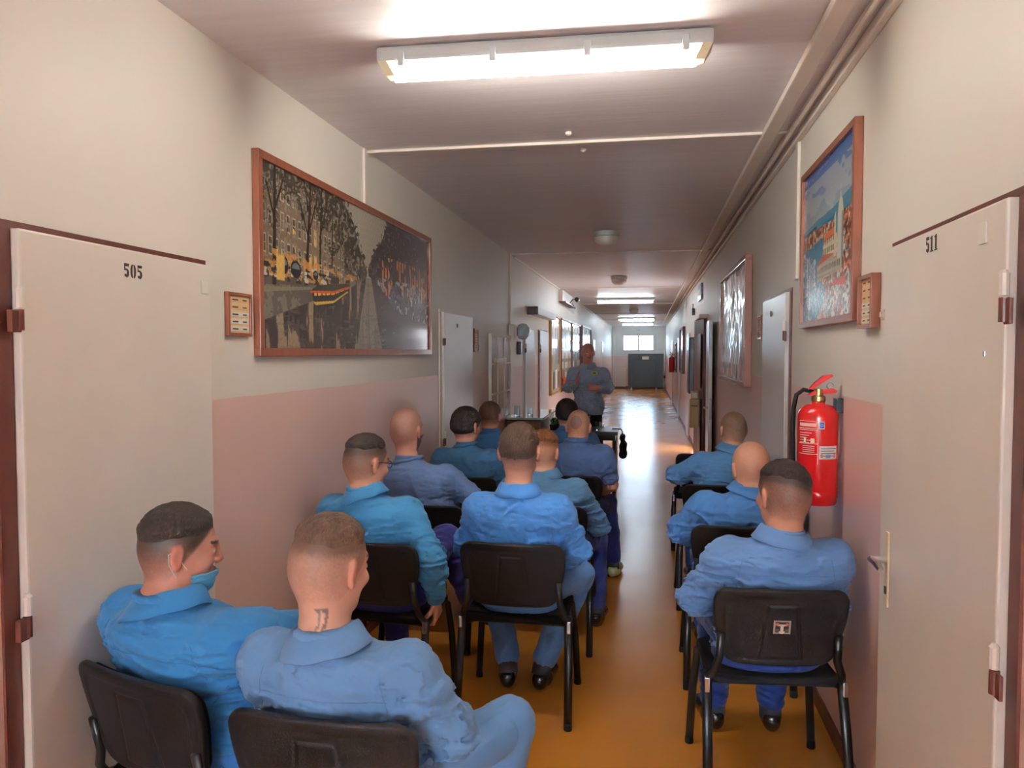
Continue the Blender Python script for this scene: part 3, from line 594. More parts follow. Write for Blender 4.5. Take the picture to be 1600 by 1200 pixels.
# far end: grey cabinet on wheels and pipes
t = thing('grey_cabinet', 'large grey metal cabinet on castors under the end window', 'cabinet', (-.08, 33.3, 0))
MB().box(-.75, .75, -.02, .4, .14, 1.58, .01).build('cabinet_body', GREYM, t)
MB().box(-.52, .42, -.05, -.021, .22, 1.30, .01).build('door', GREYM, t); MB().box(-.68, -.6, -.045, -.021, .1, 1.0, .004).build('side_rail', GREYM, t); MB().box(.6, .68, -.045, -.021, .1, 1.0, .004).build('side_rail', GREYM, t)
MB().box(-.15, .13, -.06, -.051, 1.33, 1.46).build('label_plate', PAPER, t)
for x in (-.6, .45):
    for y in (0, .32): MB().lathe([(.065, -.03), (.07, -.02), (.07, .02), (.065, .03)], M=Matrix.Translation((x, y+.02, .07)) @ Matrix.Rotation(PI/2, 4, 'Y'), n=18).build('castor', LIGHTP, t)
t = thing('radiator', 'pale radiator behind the left side of the grey cabinet', 'radiator', (-1.2, 34.6, .101)); m = MB()
for i in range(7): m.box(-.24+.07*i, -.19+.07*i, 0, .1, 0, .85, .015)
m.build('radiator_body', WHITE, t); MB().tube([(-.3, .05, -.1), (-.3, .05, .9), (-.3, .05, 2.4)], .02, 8).build('pipe', WHITE, t); MB().tube([(-.27, .05, .06), (-.3, .05, .06)], .016, 8).build('valve', WHITE, t)
t = thing('end_pipe', 'white upright pipe to the right of the grey cabinet', 'pipe', (.73, 34.7, 0)); MB().tube([(0, 0, .002), (0, 0, 1.7), (-.03, .02, 1.75)], .025, 8).build('pipe', WHITE, t); MB().lathe([(.05, .5), (.05, .6)], n=12).build('collar', RED, t)
t = thing('smoke_detector', 'small sensor on the end wall above the window', 'sensor', (-.42, YE-.001, 2.62)); MB().box(-.08, .08, -.06, 0, -.03, .03, .01).build('body', LIGHTP, t)

# ------------------------------------------------------------ implicit-surface modelling
class Field:
    def __init__(s, lo, hi, h):
        s.ax = [np.arange(a, b+h, h, dtype=np.float32) for a, b in zip(lo, hi)]; s.h = h
        s.d = np.full([len(a) for a in s.ax], 1.0, np.float32)
    def sub(s, lo, hi):
        sl = []
        for a, l, u in zip(s.ax, lo, hi):
            i = max(0, int(np.searchsorted(a, l))-1); j = min(len(a), int(np.searchsorted(a, u))+1)
            if j-i < 2: return None, None
            sl.append(slice(i, j))
        sl = tuple(sl)
        return sl, (s.ax[0][sl[0]][:, None, None], s.ax[1][sl[1]][None, :, None], s.ax[2][sl[2]][None, None, :])
    def add(s, fn, lo, hi, k=.01, mode='u'):
        mg = k+.03
        sl, g = s.sub([v-mg for v in lo], [v+mg for v in hi])
        if sl is None: return
        e = fn(*g).astype(np.float32)
        s.d[sl] = smin(s.d[sl], e, k) if mode == 'u' else -smin(-s.d[sl], e, k)
    def caps(s, a, b, ra, rb=None, k=.01, mode='u', flat=None):
        rb = ra if rb is None else rb; R = max(ra, rb)
        s.add(lambda x, y, z: sd_caps(x, y, z, a, b, ra, rb), [min(p, q)-R for p, q in zip(a, b)], [max(p, q)+R for p, q in zip(a, b)], k, mode)
    def mesh(s, name, m, parent, colfn=None, smooth=True):
        V, Q = nets(s.ax, s.d)
        return mesh_np(name, V, Q, m, parent, colfn(V) if colfn else None, smooth)
def smin(a, b, k):
    if k <= 0: return np.minimum(a, b)
    h = np.maximum(k-np.abs(a-b), 0)/k
    return np.minimum(a, b)-h*h*(k*.25)
def sd_caps(x, y, z, a, b, ra, rb):
    ba = [q-p for p, q in zip(a, b)]; L = sum(v*v for v in ba)+1e-9
    t = np.clip(((x-a[0])*ba[0]+(y-a[1])*ba[1]+(z-a[2])*ba[2])/L, 0, 1)
    return np.sqrt((x-a[0]-t*ba[0])**2+(y-a[1]-t*ba[1])**2+(z-a[2]-t*ba[2])**2)-(ra+(rb-ra)*t)
def sd_ell(x, y, z, c, r):
    a, b, cc = (x-c[0])/r[0], (y-c[1])/r[1], (z-c[2])/r[2]
    k0 = np.sqrt(a*a+b*b+cc*cc); k1 = np.sqrt((a/r[0])**2+(b/r[1])**2+(cc/r[2])**2)+1e-9
    return k0*(k0-1)/k1
def nets(ax, d):
    ins = d < 0
    c = np.zeros([n-1 for n in d.shape], np.int8)
    for i in (0, 1):
        for j in (0, 1):
            for k in (0, 1): c += ins[i:d.shape[0]-1+i, j:d.shape[1]-1+j, k:d.shape[2]-1+k]
    act = (c > 0) & (c < 8); I = np.argwhere(act); idx = np.full(act.shape, -1, np.int32); idx[act] = np.arange(len(I))
    cor = [(i, j, k) for i in (0, 1) for j in (0, 1) for k in (0, 1)]
    val = np.stack([d[I[:, 0]+i, I[:, 1]+j, I[:, 2]+k] for i, j, k in cor], 1)
    acc = np.zeros((len(I), 3)); cnt = np.zeros(len(I))
    for p in range(8):
        for q in range(p+1, 8):
            df = [b-a for a, b in zip(cor[p], cor[q])]
            if sum(abs(v) for v in df) != 1: continue
            m = (val[:, p] < 0) != (val[:, q] < 0); t = val[m, p]/(val[m, p]-val[m, q])
            acc[m] += np.array(cor[p])+t[:, None]*np.array(df); cnt[m] += 1
    acc /= cnt[:, None]
    h = np.array([a[1]-a[0] for a in ax]); V = np.array([a[0] for a in ax])+(I+acc)*h
    Q = []
    for axis in range(3):
        u, v = (axis+1) % 3, (axis+2) % 3
        sl0 = [slice(1, -1)]*3; sl1 = [slice(1, -1)]*3; sl0[axis] = slice(0, -1); sl1[axis] = slice(1, None)
        A, B = ins[tuple(sl0)], ins[tuple(sl1)]; E_ = np.argwhere(A != B); off = np.array([1, 1, 1]); off[axis] = 0; E_ = E_+off
        fl = ins[E_[:, 0], E_[:, 1], E_[:, 2]]
        eu = np.zeros(3, int); eu[u] = 1; ev = np.zeros(3, int); ev[v] = 1
        g = lambda P: idx[P[:, 0], P[:, 1], P[:, 2]]
        q = np.stack([g(E_-eu-ev), g(E_-ev), g(E_), g(E_-eu)], 1); q[~fl] = q[~fl][:, ::-1]; Q.append(q)
    Q = np.concatenate(Q); Q = Q[(Q >= 0).all(1)]
    return V, Q
def sstep(a, b, x):
    t = np.clip((x-a)/(b-a), 0, 1); return t*t*(3-2*t)
_K = RNG.randn(24, 3); _K /= np.linalg.norm(_K, axis=1)[:, None]; _PH = RNG.rand(24)*6.28
def wob(P, f, seed=0, n=5, an=(1, 1, 1)):
    o = 0
    for i in range(n):
        k = _K[(seed*5+i) % 24]*np.array(an)*f*(1+.35*i); o = o+np.sin(P[0]*k[0]+P[1]*k[1]+P[2]*k[2]+_PH[(seed*7+i) % 24]+1.3*(o if i else 0))
    return o/n

# ------------------------------------------------------------ stacking chairs with oval steel legs
def make_chair(label, group):
    t = thing('stacking_chair', label, 'chair', (0, 0, 0), 0, group)
    def curv(x, z): return -.185-.075*np.clip((z-.5)/.32, 0, 1.2)+.45*x*x
    def outline(x, z, w0, w1, z0, z1, r):
        f = np.clip((z-z0)/(z1-z0), 0, 1); w = w0+(w1-w0)*sstep(0, .75, f); zb = z0+.0+.55*np.maximum(0, np.abs(x)-.10)**1.6
        qx = np.abs(x)-w+r; qz = np.maximum(z-z1+r-.12*0, (zb+r)-z)
        return np.sqrt(np.maximum(qx, 0)**2+np.maximum(qz, 0)**2)+np.minimum(np.maximum(qx, qz), 0)-r
    F = Field((-.27, -.32, .48), (.27, -.02, .86), .0042); x, y, z = F.ax[0][:, None, None], F.ax[1][None, :, None], F.ax[2][None, None, :]
    d2 = outline(x, z, .205, .236, .515, .815, .055); yy = y-curv(x, z)
    th = .013-.005*sstep(-.005, -.03, d2)*0
    shell = np.sqrt(np.maximum(d2+.010, 0)**2+np.maximum(np.abs(yy)-th+.010, 0)**2)-.010+np.minimum(np.maximum(d2+.010, np.abs(yy)-th+.010), 0)
    # recessed border and raised centre panel on the back
    pan = np.maximum(np.abs(x)-(.046+.03*np.clip((.78-z)/.25, 0, 1)), np.abs(z-.65)-.105+0*y)
    rim = outline(x, z, .175, .20, .54, .785, .05)
    shell = shell+.0035*np.exp(-(pan/.0045)**2)*(yy < 0)+.003*sstep(.006, -.006, rim)*(yy < 0)-.002*sstep(.003, -.003, pan)*(yy < 0)
    F.d[:] = np.broadcast_to(shell, F.d.shape); F.mesh('backrest_shell', BLACKP, t)
    F.d[:] = 1; cu = outline(x, z, .195, .222, .54, .80, .05); yc = y-curv(x, z)-.024
    F.d[:] = np.sqrt(np.maximum(cu+.012, 0)**2+np.maximum(np.abs(yc)-.010+.012, 0)**2)-.014; F.mesh('backrest_cushion', BLACKF, t)
    F = Field((-.27, -.22, .41), (.27, .28, .50), .007); x, y, z = F.ax[0][:, None, None], F.ax[1][None, :, None], F.ax[2][None, None, :]
    q = [np.abs(x)-.235+.06, np.abs(y-.03)-.205+.06]; d2 = np.sqrt(np.maximum(q[0], 0)**2+np.maximum(q[1], 0)**2)+np.minimum(np.maximum(q[0], q[1]), 0)-.06
    zc = z-.450+.25*np.maximum(0, y-.15)**1.5
    F.d[:] = np.sqrt(np.maximum(d2+.014, 0)**2+np.maximum(np.abs(zc)-.004, 0)**2)-.014; F.mesh('seat', BLACKF, t)
    m = MB()
    for s in (-1, 1): m.tube([(s*.215, .20, .432), (s*.225, .0, .425), (s*.23, -.13, .425)], .012, 10)
    m.tube([(-.22, .12, .424), (.22, .12, .424)], .011, 8).tube([(-.225, -.12, .424), (.225, -.12, .424)], .011, 8)
    m.build('seat_frame', BLACKM, t, True)
    for s in (-1, 1):
        l = MB().tube([(s*.215, .19, .43), (s*.222, .215, .415), (s*.238, .235, .25), (s*.25, .24, .012)], .0125, 12, sx=1.35, sq=(1, 0, 0)).build('leg', BLACKM, t, True)
        MB().lathe([(.017, 0), (.018, .004), (.017, .028), (.013, .03)], (s*.25, .24, 0), 12).build('rubber_foot', RUBBER, l)
        l = MB().tube([(s*.238, -.10, .45), (s*.242, -.145, .43), (s*.247, -.19, .25), (s*.25, -.24, .012)], .0125, 12, sx=1.5, sq=(1, 0, 0)).build('leg', BLACKM, t, True)
        MB().lathe([(.017, 0), (.018, .004), (.017, .028), (.013, .03)], (s*.25, -.24, 0), 12).build('rubber_foot', RUBBER, l)
        MB().tube([(s*.238, -.10, .44), (s*.238, -.155, .448), (s*.225, -.185, .49), (s*.208, -.192, .54), (s*.205, -.215, .64)], .0115, 10, sx=1.3).build('back_support', BLACKM, t, True)
        MB().box(s*.246-.009, s*.246+.009, -.175, -.155, .40, .455, .003).build('chrome_clip', CHROME, t)
    return t
CHAIRS = []
def children(o): return [c for c in bpy.data.objects if c.parent == o]
def copy_tree(o, parent=None):
    c = o.copy(); COL.objects.link(c)
    if parent: c.parent = parent
    for ch in children(o): copy_tree(ch, c)
    return c
CG = 'black stacking chairs set out in rows in the corridor'
chair0 = make_chair('', CG)
def place_chair(x, y, rz, label):
    c = chair0 if not CHAIRS else copy_tree(chair0)
    CHAIRS.append(c); c.location = (x, y, 0); c.rotation_euler = (0, 0, math.radians(rz)); c['label'] = label
    return c

# ------------------------------------------------------------ people
def Rz(a): return Matrix.Rotation(math.radians(a), 3, 'Z')
def Rx(a): return Matrix.Rotation(math.radians(a), 3, 'X')
def Ry(a): return Matrix.Rotation(math.radians(a), 3, 'Y')
def head_local(x, y, z, hc, RM, sc):
    M = np.array(RM.transposed())/sc; x, y, z = x-hc[0], y-hc[1], z-hc[2]
    return [M[i][0]*x+M[i][1]*y+M[i][2]*z for i in range(3)]
def cranium(x, y, z):
    d = sd_ell(x, y, z, (0, -.010, .026), (.0795, .0985, .090))
    return smin(d, sd_ell(x, y, z, (0, -.042, -.022), (.066, .056, .058)), .04)
def head_sdf(x, y, z):
    ax = np.abs(x)
    d = cranium(x, y, z)
    d = smin(d, sd_ell(x, y, z, (0, .030, -.042), (.061, .060, .075)), .03)
    d = smin(d, sd_ell(x, y, z, (0, .060, -.097), (.030, .028, .022)), .035)
    d = smin(d, sd_ell(ax, y, z, (.043, .010, -.068), (.020, .034, .028)), .03)
    d = smin(d, sd_ell(ax, y, z, (.040, .066, -.030), (.022, .020, .018)), .02)
    d = smin(d, sd_caps(ax, y, z, (0, .090, .016), (.034, .080, .020), .010, .009), .018)
    d = -smin(-d, sd_ell(ax, y, z, (.031, .104, -.002), (.017, .018, .012)), .014)
    d = smin(d, sd_caps(x, y, z, (0, .092, .006), (0, .107, -.030), .0075, .010), .012)
    d = smin(d, sd_caps(ax, y, z, (.0, .102, -.034), (.013, .098, -.036), .009, .007), .006)
    d = np.minimum(d, sd_ell(ax, y, z, (.031, .080, -.003), (.013, .0125, .011)))
    d = smin(d, sd_caps(ax, y, z, (0, .094, -.060), (.018, .088, -.061), .0065, .004), .005)
    d = smin(d, sd_caps(ax, y, z, (0, .092, -.070), (.015, .087, -.069), .0075, .004), .005)
    # ears, flared outwards at the back
    ex, ey = (ax-.084)*.88-(y+.010)*-.47, (ax-.084)*-.47+(y+.010)*.88
    e = sd_ell(ex, ey, z+.012, (0, 0, .004), (.0075, .019, .030)); e = smin(e, sd_ell(ex, ey, z+.012, (0, .003, -.024), (.006, .011, .012)), .01)
    e = -smin(-e, sd_ell(ex, ey, z+.012, (.008, .003, 0), (.006, .010, .017)), .004)
    return smin(d, e, .008)
def hand(F, wr, dr, nm, side, curl, rs=1.0):
    """palm, five curled fingers; dr = finger direction, nm = direction the palm faces, side = +1 if the thumb lies along dr x nm"""
    dr = Vector(dr).normalized(); nm = Vector(nm); nm = (nm-dr*nm.dot(dr)).normalized(); sd = dr.cross(nm)*side; W = Vector(wr)
    for o in (-.024, -.008, .008, .024): F.caps(W+sd*o*.6+dr*.012, W+sd*o*1.25+dr*.078, .0135*rs, .0115*rs, .016)
    F.caps(W-dr*.02, W+dr*.02, .024, .022, .02)
    for i, (o, L) in enumerate(((.031, .070), (.0105, .080), (-.0105, .075), (-.031, .058))):
        b = W+sd*o+dr*.086; a = math.radians(curl*.5+4*i); p = b; r = .0095*rs
        for j, f in enumerate((.45, .31, .24)):
            q = p+(dr*math.cos(a)+nm*math.sin(a))*L*f; F.caps(p, q, r, r*.92, .004 if j else .008); p = q; r *= .92; a += math.radians(curl)
    p = W+sd*.024+dr*.022; q = p+(sd*.75+dr*.55+nm*.35).normalized()*.042; F.caps(p, q, .0125*rs, .011*rs, .014)
    q2 = q+(sd*.15+dr*.9+nm*(.3+curl/90)).normalized()*.034; F.caps(q, q2, .0105*rs, .0095*rs, .004); F.caps(q2, q2+(dr*.8+nm*.5).normalized()*.022, .0095*rs, .008*rs, .003)
SHIRT_LIGHT, SHIRT_MID, SHIRT_TEAL, SHIRT_BLUE = (132, 172, 218), (78, 140, 212), (60, 136, 192), (84, 140, 200)
def fabric(rgb): return mat('fabric_%d_%d_%d' % rgb, rgb, .85, noise_amt=.07, scale=7, bump=.35, bscale=45, sheen=.15, spec=.25)

def person(label, chair, px, z_top, depth_fwd, sc=1.0, yaw=0, pitch=8, roll=0, w=1.0, h=.006, skin=(196, 142, 118), hair=(60, 42, 34), stub=.5,
           style='fade', top='shirt', shirt=SHIRT_BLUE, trous=(44, 52, 110), arms=None, legs=None, lean_x=0, z0=.455, feet='black', tattoo=None,
           beard=False, glasses=None, mask=False, stand=False, seams=True, fold=.0105, seed=0, hump=0, ck=.25, fslope=0, fadez=.035, ftilt=.35, base=None, shoe_rgb=(22, 20, 22), group='seated men in blue'):
    """chair: (x, y, rz). px: local x offset of the head, z_top: height of the crown, depth_fwd: local y of the head centre"""
    root = thing('person', label, 'person', (chair[0], chair[1], 0), math.radians(chair[2]), group)
    hc = Vector((px, depth_fwd, z_top-.116*sc)); RM = Rz(yaw) @ Rx(-pitch) @ Ry(roll)
    nb = hc+Vector((-px*.10, -.038-.0012*pitch-.25*(.25-ck), -(ck-.096))); zT = nb.z+.010; zN = zT-.030
    py = -.014+.145*(w-1) if not stand else 0
    yc = -.178+.125*(1+(w-1)*1.1)+.014
    ts = np.linspace(0, 1, 24); ctl = Vector((nb.x*.35+lean_x, (py-.05+(nb.y-py)*.25) if stand else (yc-.3*py-.2*nb.y)/.5, z0+(zN-z0)*.55)); P0 = Vector((0, py, z0))
    B = np.array([list(P0*(1-t)**2+ctl*2*t*(1-t)+nb*t*t) for t in ts])
    prof_s = [0, .06, .16, .35, .58, .74, .83, .885, .935, .975, 1.02, 1.07]
    prof_a = [.150, .178, .184, .168, .184, .198, .192, .164, .122, .082, .060, .054]
    prof_b = [.105, .128, .132, .122, .126, .124, .118, .107, .090, .070, .056, .050]
    if stand: prof_a[:4] = [.150, .168, .172, .155]
    sh = Vector((.178*w, 0, 0)); sj_z = z0+(zN-z0)*.835
    cyj = float(np.interp(sj_z, B[:, 2], B[:, 1])); cxj = float(np.interp(sj_z, B[:, 2], B[:, 0]))
    SJ = {-1: Vector((cxj-.180*w, cyj, sj_z)), 1: Vector((cxj+.180*w, cyj, sj_z))}
    A = {-1: ((-.245, .03, .70), (-.09, .26, .585)), 1: ((.245, .03, .70), (.09, .26, .585))}
    if arms: A.update(arms)
    L = {-1: ((-.13, .37, .515), (-.12, .40, .09)), 1: ((.13, .37, .515), (.12, .40, .09))}
    if legs: L.update(legs)
    def torso(off, lift=0):
        def f(x, y, z):
            zz = z.ravel(); s = (zz-z0)/(zN-z0)
            a = (np.interp(s, prof_s, prof_a)*w+off)[None, None, :]; b = (np.interp(s, prof_s, prof_b)*(1+(w-1)*1.1)+off)[None, None, :]
            cx = np.interp(zz, B[:, 2], B[:, 0])[None, None, :]; cy = np.interp(zz, B[:, 2], B[:, 1])[None, None, :]
            sl = (np.abs(np.gradient(a.ravel(), zz))*.8)[None, None, :] if len(zz) > 2 else 0
            p = 2.35; k = (np.abs((x-cx)/a)**p+np.abs((y-cy)/b)**p)**(1/p)
            d = (k-1)*np.minimum(a, b)/np.sqrt(1+sl*sl)
            return np.maximum(d, np.maximum((z0+lift-off*.5-z), z-zT-off*.3))
        lo = [B[:, 0].min()-.24*w-off, B[:, 1].min()-.2, z0-.02]; hi = [B[:, 0].max()+.24*w+off, B[:, 1].max()+.2, zT+.01]
        return f, lo, hi
    allp = [hc, nb]+list(SJ.values())+[Vector(p) for v in A.values() for p in v[:2]]+[Vector(p) for v in L.values() for p in v]
    lo = [min(min(p[i] for p in allp)-.16, -.27 if i == 0 else 9) for i in range(3)]; hi = [max(p[i] for p in allp)+.17 for i in range(3)]
    lo[2] = -.01; lo[1] -= .03; hi[1] += .08
    # ---- one continuous body
    F = Field(lo, hi, h)
    f, l_, h_ = torso(-.010, 0 if stand else .02); F.add(f, l_, h_, .0)
    hips = {s: Vector((s*.088, py+.03, z0+.085)) for s in (-1, 1)}
    for s in (-1, 1):
        F.caps(hips[s], L[s][0], .080*w, .054, .05); F.caps(L[s][0], L[s][1], .052, .036, .02)
        ank = Vector(L[s][1]); fo = Vector((s*.03, .14, -.055)) if not stand else Vector((s*.03, .14, -.055))
        F.caps(ank, ank+Vector((0, -.02, -.045)), .034, .030, .02); F.caps(ank+Vector((0, -.01, -.05)), ank+fo+Vector((0, 0, -.005)), .030, .024, .02)
        el, wr = Vector(A[s][0]), Vector(A[s][1])
        F.caps(SJ[s], SJ[s]+(el-SJ[s])*.15, .056*w, .054*w, .06); F.caps(SJ[s], el, .050*w, .040*w, .03); F.caps(el, el+(wr-el)*.4, .042*w, .039*w, .02); F.caps(el+(wr-el)*.4, wr, .039*w, .025, .02)
        hd = (wr-el).normalized(); pn = A[s][2] if len(A[s]) > 2 else (0, 0, -1); cu = A[s][3] if len(A[s]) > 3 else 26; hdr = A[s][4] if len(A[s]) > 4 else hd
        ths = A[s][5] if len(A[s]) > 5 else 1
        hand(F, wr+hd*.015, hdr, pn, ths*(-s), cu)
    # neck and head
    ni = hc+RM @ Vector((0, -.022, -.055))*sc
    F.caps(nb+Vector((0, .012, -.03)), ni, .062*(1+(w-1)*.8), .054*sc*(1+(w-1)*.5), .035)
    R_ = .155*sc; F.add(lambda x, y, z: head_sdf(*head_local(x, y, z, hc, RM, sc))*sc, [v-R_ for v in hc], [v+R_ for v in hc], .03)
    sk = np.array(lin(skin)); hr = np.array(lin(hair)); red = np.array(lin((204, 120, 104)))
    def hairline(X, Y, Z):          # 1 inside the haired area (shaven or not)
        m = sstep(.082, .070, Y-.25*np.maximum(0, .06-Z)*0+np.where(Z < .06, (.06-Z)*.75, 0))*sstep(-.088, -.066, Z+.20*(Y+.05)*-1)
        m = m*(1-sstep(.078, .083, np.abs(X))*sstep(.03, .012, Z)*sstep(-.045, -.03, Y)); return m
    def bodycol(V):
        X, Y, Z = head_local(V[:, 0], V[:, 1], V[:, 2], hc, RM, sc); n = len(V)
        c = np.tile(sk, (n, 1)); pn_ = wob((X, Y, Z), 60, 1)[:, None]; c = c*(1+.06*pn_)
        near = (np.sqrt(X*X+Y*Y+Z*Z) < .17)
        m = hairline(X, Y, Z)*near; sp = (RNG.rand(n)-.5)*.16
        zb = {'side': .42*X+.15*Y}.get(style, -ftilt*.35*(Y+.02)-fslope*X); top_ = sstep(-.020, .012, Z-fadez+zb) if style in ('fade', 'side') else sstep(-.075, -.005, Z-ftilt*Y*.5); dens = np.clip(stub*(.40+.75*sstep(-.07, fadez, Z-ftilt*Y*.3))+(top_*(.95-stub) if style != 'bald' else 0)+sp, 0, .96)*m
        c = c*(1-dens[:, None])+hr*dens[:, None]*1.0
        ear = near & (np.abs(X) > .0812) & (np.abs(Z+.01) < .045) & (np.abs(Y) < .04); c[ear] = c[ear]*.6+red*.45
        er = (np.abs(X) > 0)
        face = near & (Y > .05)
        lips = face & (np.abs(Z+.065) < .010) & (np.abs(X) < .022) & (Y > .084); c[lips] = np.array(lin((172, 98, 90)))
        eye = face & (((np.abs(X)-.031)/.012)**2+((Z+.003)/.0065)**2 < 1) & (Y > .082); c[eye] = np.array(lin((226, 220, 214)))
        iris = eye & ((np.abs(X)-.031)**2+(Z+.003)**2 < .0055**2); c[iris] = np.array(lin((60, 50, 44)))
        brow = face & (np.abs(Z-.022-.1*(np.abs(X)-.03)) < .004) & (np.abs(X) > .013) & (np.abs(X) < .048); c[brow] = hr
        if beard:
            b = near & (Z < -.035+.35*np.maximum(0, .02-Y)) & (Z < -.02) & (Y > -.01) & ~lips; c[b] = c[b]*.15+hr*.85
        if tattoo == 'neck':
            # two upright strokes with curled tops on the right of the nape
            T = (Z < -.092) & (Z > -.150) & (Y < .02)
            st = T & ((np.abs(X-.041) < .0026) | (np.abs(X-.053) < .0026)); cr = T & (((X-.036)**2+(Z+.096)**2 < .0045**2) | ((X-.049)**2+(Z+.096)**2 < .0045**2))
            c[st | cr] = c[st | cr]*.2+np.array(lin((52, 44, 46)))*.8
        if tattoo == 'scalp':
            q = near & (Y < .0) & (((X+.006)/.042)**2+((Z-.012)/.048)**2 < 1); c[q] = c[q]*.45+np.array(lin((88, 86, 98)))*.55
            q2 = q & (Z < -.008); c[q2] = c[q2]*.5+np.array(lin((176, 96, 88)))*.5
            q3 = near & (Y < 0) & (Z < -.034) & (Z > -.062) & (np.abs(X) < .036) & (np.sin(Z*420+X*60) > 0); c[q3] = np.array(lin((206, 150, 84)))
        return c
    F.mesh('body', SKINM, root, bodycol)
    # ---- hair
    if style != 'bald':
        Rr = .135*sc; G = Field([v-Rr for v in hc], [v+Rr for v in hc], max(.0032, h*.62)); x, y, z = G.ax[0][:, None, None], G.ax[1][None, :, None], G.ax[2][None, None, :]
        X, Y, Z = head_local(x, y, z, hc, RM, sc); d = cranium(X, Y, Z)*sc
        if style == 'fade': e = Z-fadez-ftilt*.35*(Y+.02)-fslope*X+.010*wob((X, Y, Z), 45, 2); T = .0085; wd = .045
        elif style == 'crop': e = Z+.045-ftilt*Y*.5+.008*wob((X, Y, Z), 40, 2); T = .007; wd = .09
        elif style == 'thick': e = Z+.052-.55*Y*.5+.006*wob((X, Y, Z), 40, 2); T = .014; wd = .06
        elif style == 'side': e = Z-fadez+.42*X+.15*Y+.010*wob((X, Y, Z), 60, 2); T = .0065; wd = .055
        m = sstep(0, wd, e)*sstep(.088, .074, Y+np.where(Z < .06, (.06-Z)*.8, 0))
        m = m*(1-sstep(.075, .082, np.abs(X))*sstep(.035, .02, Z)*sstep(-.045, -.03, Y))
        tex = .0022*wob((X, Y, Z), 260, 3, 4, (1, .25, .6))+.0016*wob((X, Y, Z), 520, 5, 4, (1, .3, .5))
        G.d[:] = d-T*m*(1+.25*sstep(0, .1, Z))*sc+(1-m)*.004+tex*m
        def hcol(V):
            n = len(V); X, Y, Z = head_local(V[:, 0], V[:, 1], V[:, 2], hc, RM, sc)
            s_ = wob((X, Y, Z), 420, 4, 4, (1, .2, .4)); return hr*(1.0+.35*s_[:, None]+.15*(RNG.rand(n, 1)-.5))
        V, Q = nets(G.ax, G.d); Xl = head_local(V[:, 0], V[:, 1], V[:, 2], hc, RM, sc)
        keep = (cranium(*Xl)*sc > -.001)[Q].all(1)
        mesh_np('hair', V, Q[keep], HAIRM, root, hcol(V))
    # ---- shirt or T-shirt
    sleeve = 'short' if top == 'tshirt' else 'long'; off = .008 if top == 'tshirt' else .013
    SM = fabric(shirt); hs = h
    lo2 = [lo[0], lo[1], z0-.03]; hi2 = [hi[0], hi[1], zT+.05]
    for s in (-1, 1): lo2[2] = min(lo2[2], A[s][0][2]-.1, A[s][1][2]-.06)
    G = Field(lo2, hi2, hs); f, l_, h_ = torso(off, 0 if stand else .075); G.add(f, l_, h_, .0)
    for s in (-1, 1):
        el, wr = Vector(A[s][0]), Vector(A[s][1]); o2 = off+.004 if sleeve == 'long' else off
        G.caps(SJ[s], SJ[s]+(el-SJ[s])*.15, .057*w+off, .056*w+off, .06)
        if sleeve == 'long':
            G.caps(SJ[s], el, .052*w+o2, .044*w+o2, .035); G.caps(el, el+(wr-el)*.5, .045*w+o2, .041+o2, .02); G.caps(el+(wr-el)*.5, el+(wr-el)*.93, .041+o2, .030+o2, .02)
        else:
            en = SJ[s]+(el-SJ[s])*.68; G.caps(SJ[s], en, .053*w+o2, .050*w+o2+.004, .035)
    if stand:
        for s in (-1, 1): G.caps(hips[s], hips[s]+(Vector(L[s][0])-hips[s])*.22, .092*w, .090*w, .04)
    x, y, z = G.ax[0][:, None, None], G.ax[1][None, :, None], G.ax[2][None, None, :]
    nearm = np.abs(G.d) < .03; I = np.argwhere(nearm); P = (G.ax[0][I[:, 0]], G.ax[1][I[:, 1]], G.ax[2][I[:, 2]])
    n0 = wob(P, 20, seed+2, 4, (.8, .8, 1.9)); n1 = wob(P, 36, seed, 5, (.75, .75, 1.7)); n2 = wob(P, 75, seed+1, 5, (.8, .8, 1.5)); sp = (P[2]-z0)/(zN-z0)
    rid = .55*(1-np.abs(n1)*3.4)+.75*(1-np.abs(n0)*4.2); rid2 = 1-np.abs(n2)*3.2
    amp = np.where(sp < .62, 1.0, .42+.58*np.clip((.8-sp)*5, 0, 1))*np.where(np.abs(P[0]-cxj) > .15*w, 1.15, 1)*(.75 if top == 'tshirt' else 1.0)
    G.d[nearm] += (-fold*amp*(np.clip(rid, -.6, 1)*.9+np.clip(rid2, -.5, 1)*.38)).astype(np.float32)
    shirt_o = G.mesh('t_shirt' if top == 'tshirt' else 'shirt', SM, root)
    # trim openings (cuffs, hem)
    # ---- collar
    nax = (ni-nb).normalized(); u = Vector((1, 0, 0)); v = nax.cross(u).normalized()*1; u = v.cross(nax).normalized(); cR = .066*(1+(w-1)*.8)
    cb = nb+Vector((0, .012, -.018)) if top == 'shirt' else nb+Vector((0, .010, -.010))
    if top == 'shirt':
        prof = [(-.002, -.02), (.002, .028), (.005, .034), (.010, .034), (.016, .024), (.025, .002), (.036, -.022), (.033, -.025), (.021, .0), (.012, .018), (.008, .010), (.006, -.02)]
    elif top == 'tshirt': prof = [(-.001, -.006), (.002, .006), (.006, .008), (.011, .004), (.016, -.006), (.012, -.012)]
    nC = 48; V = []
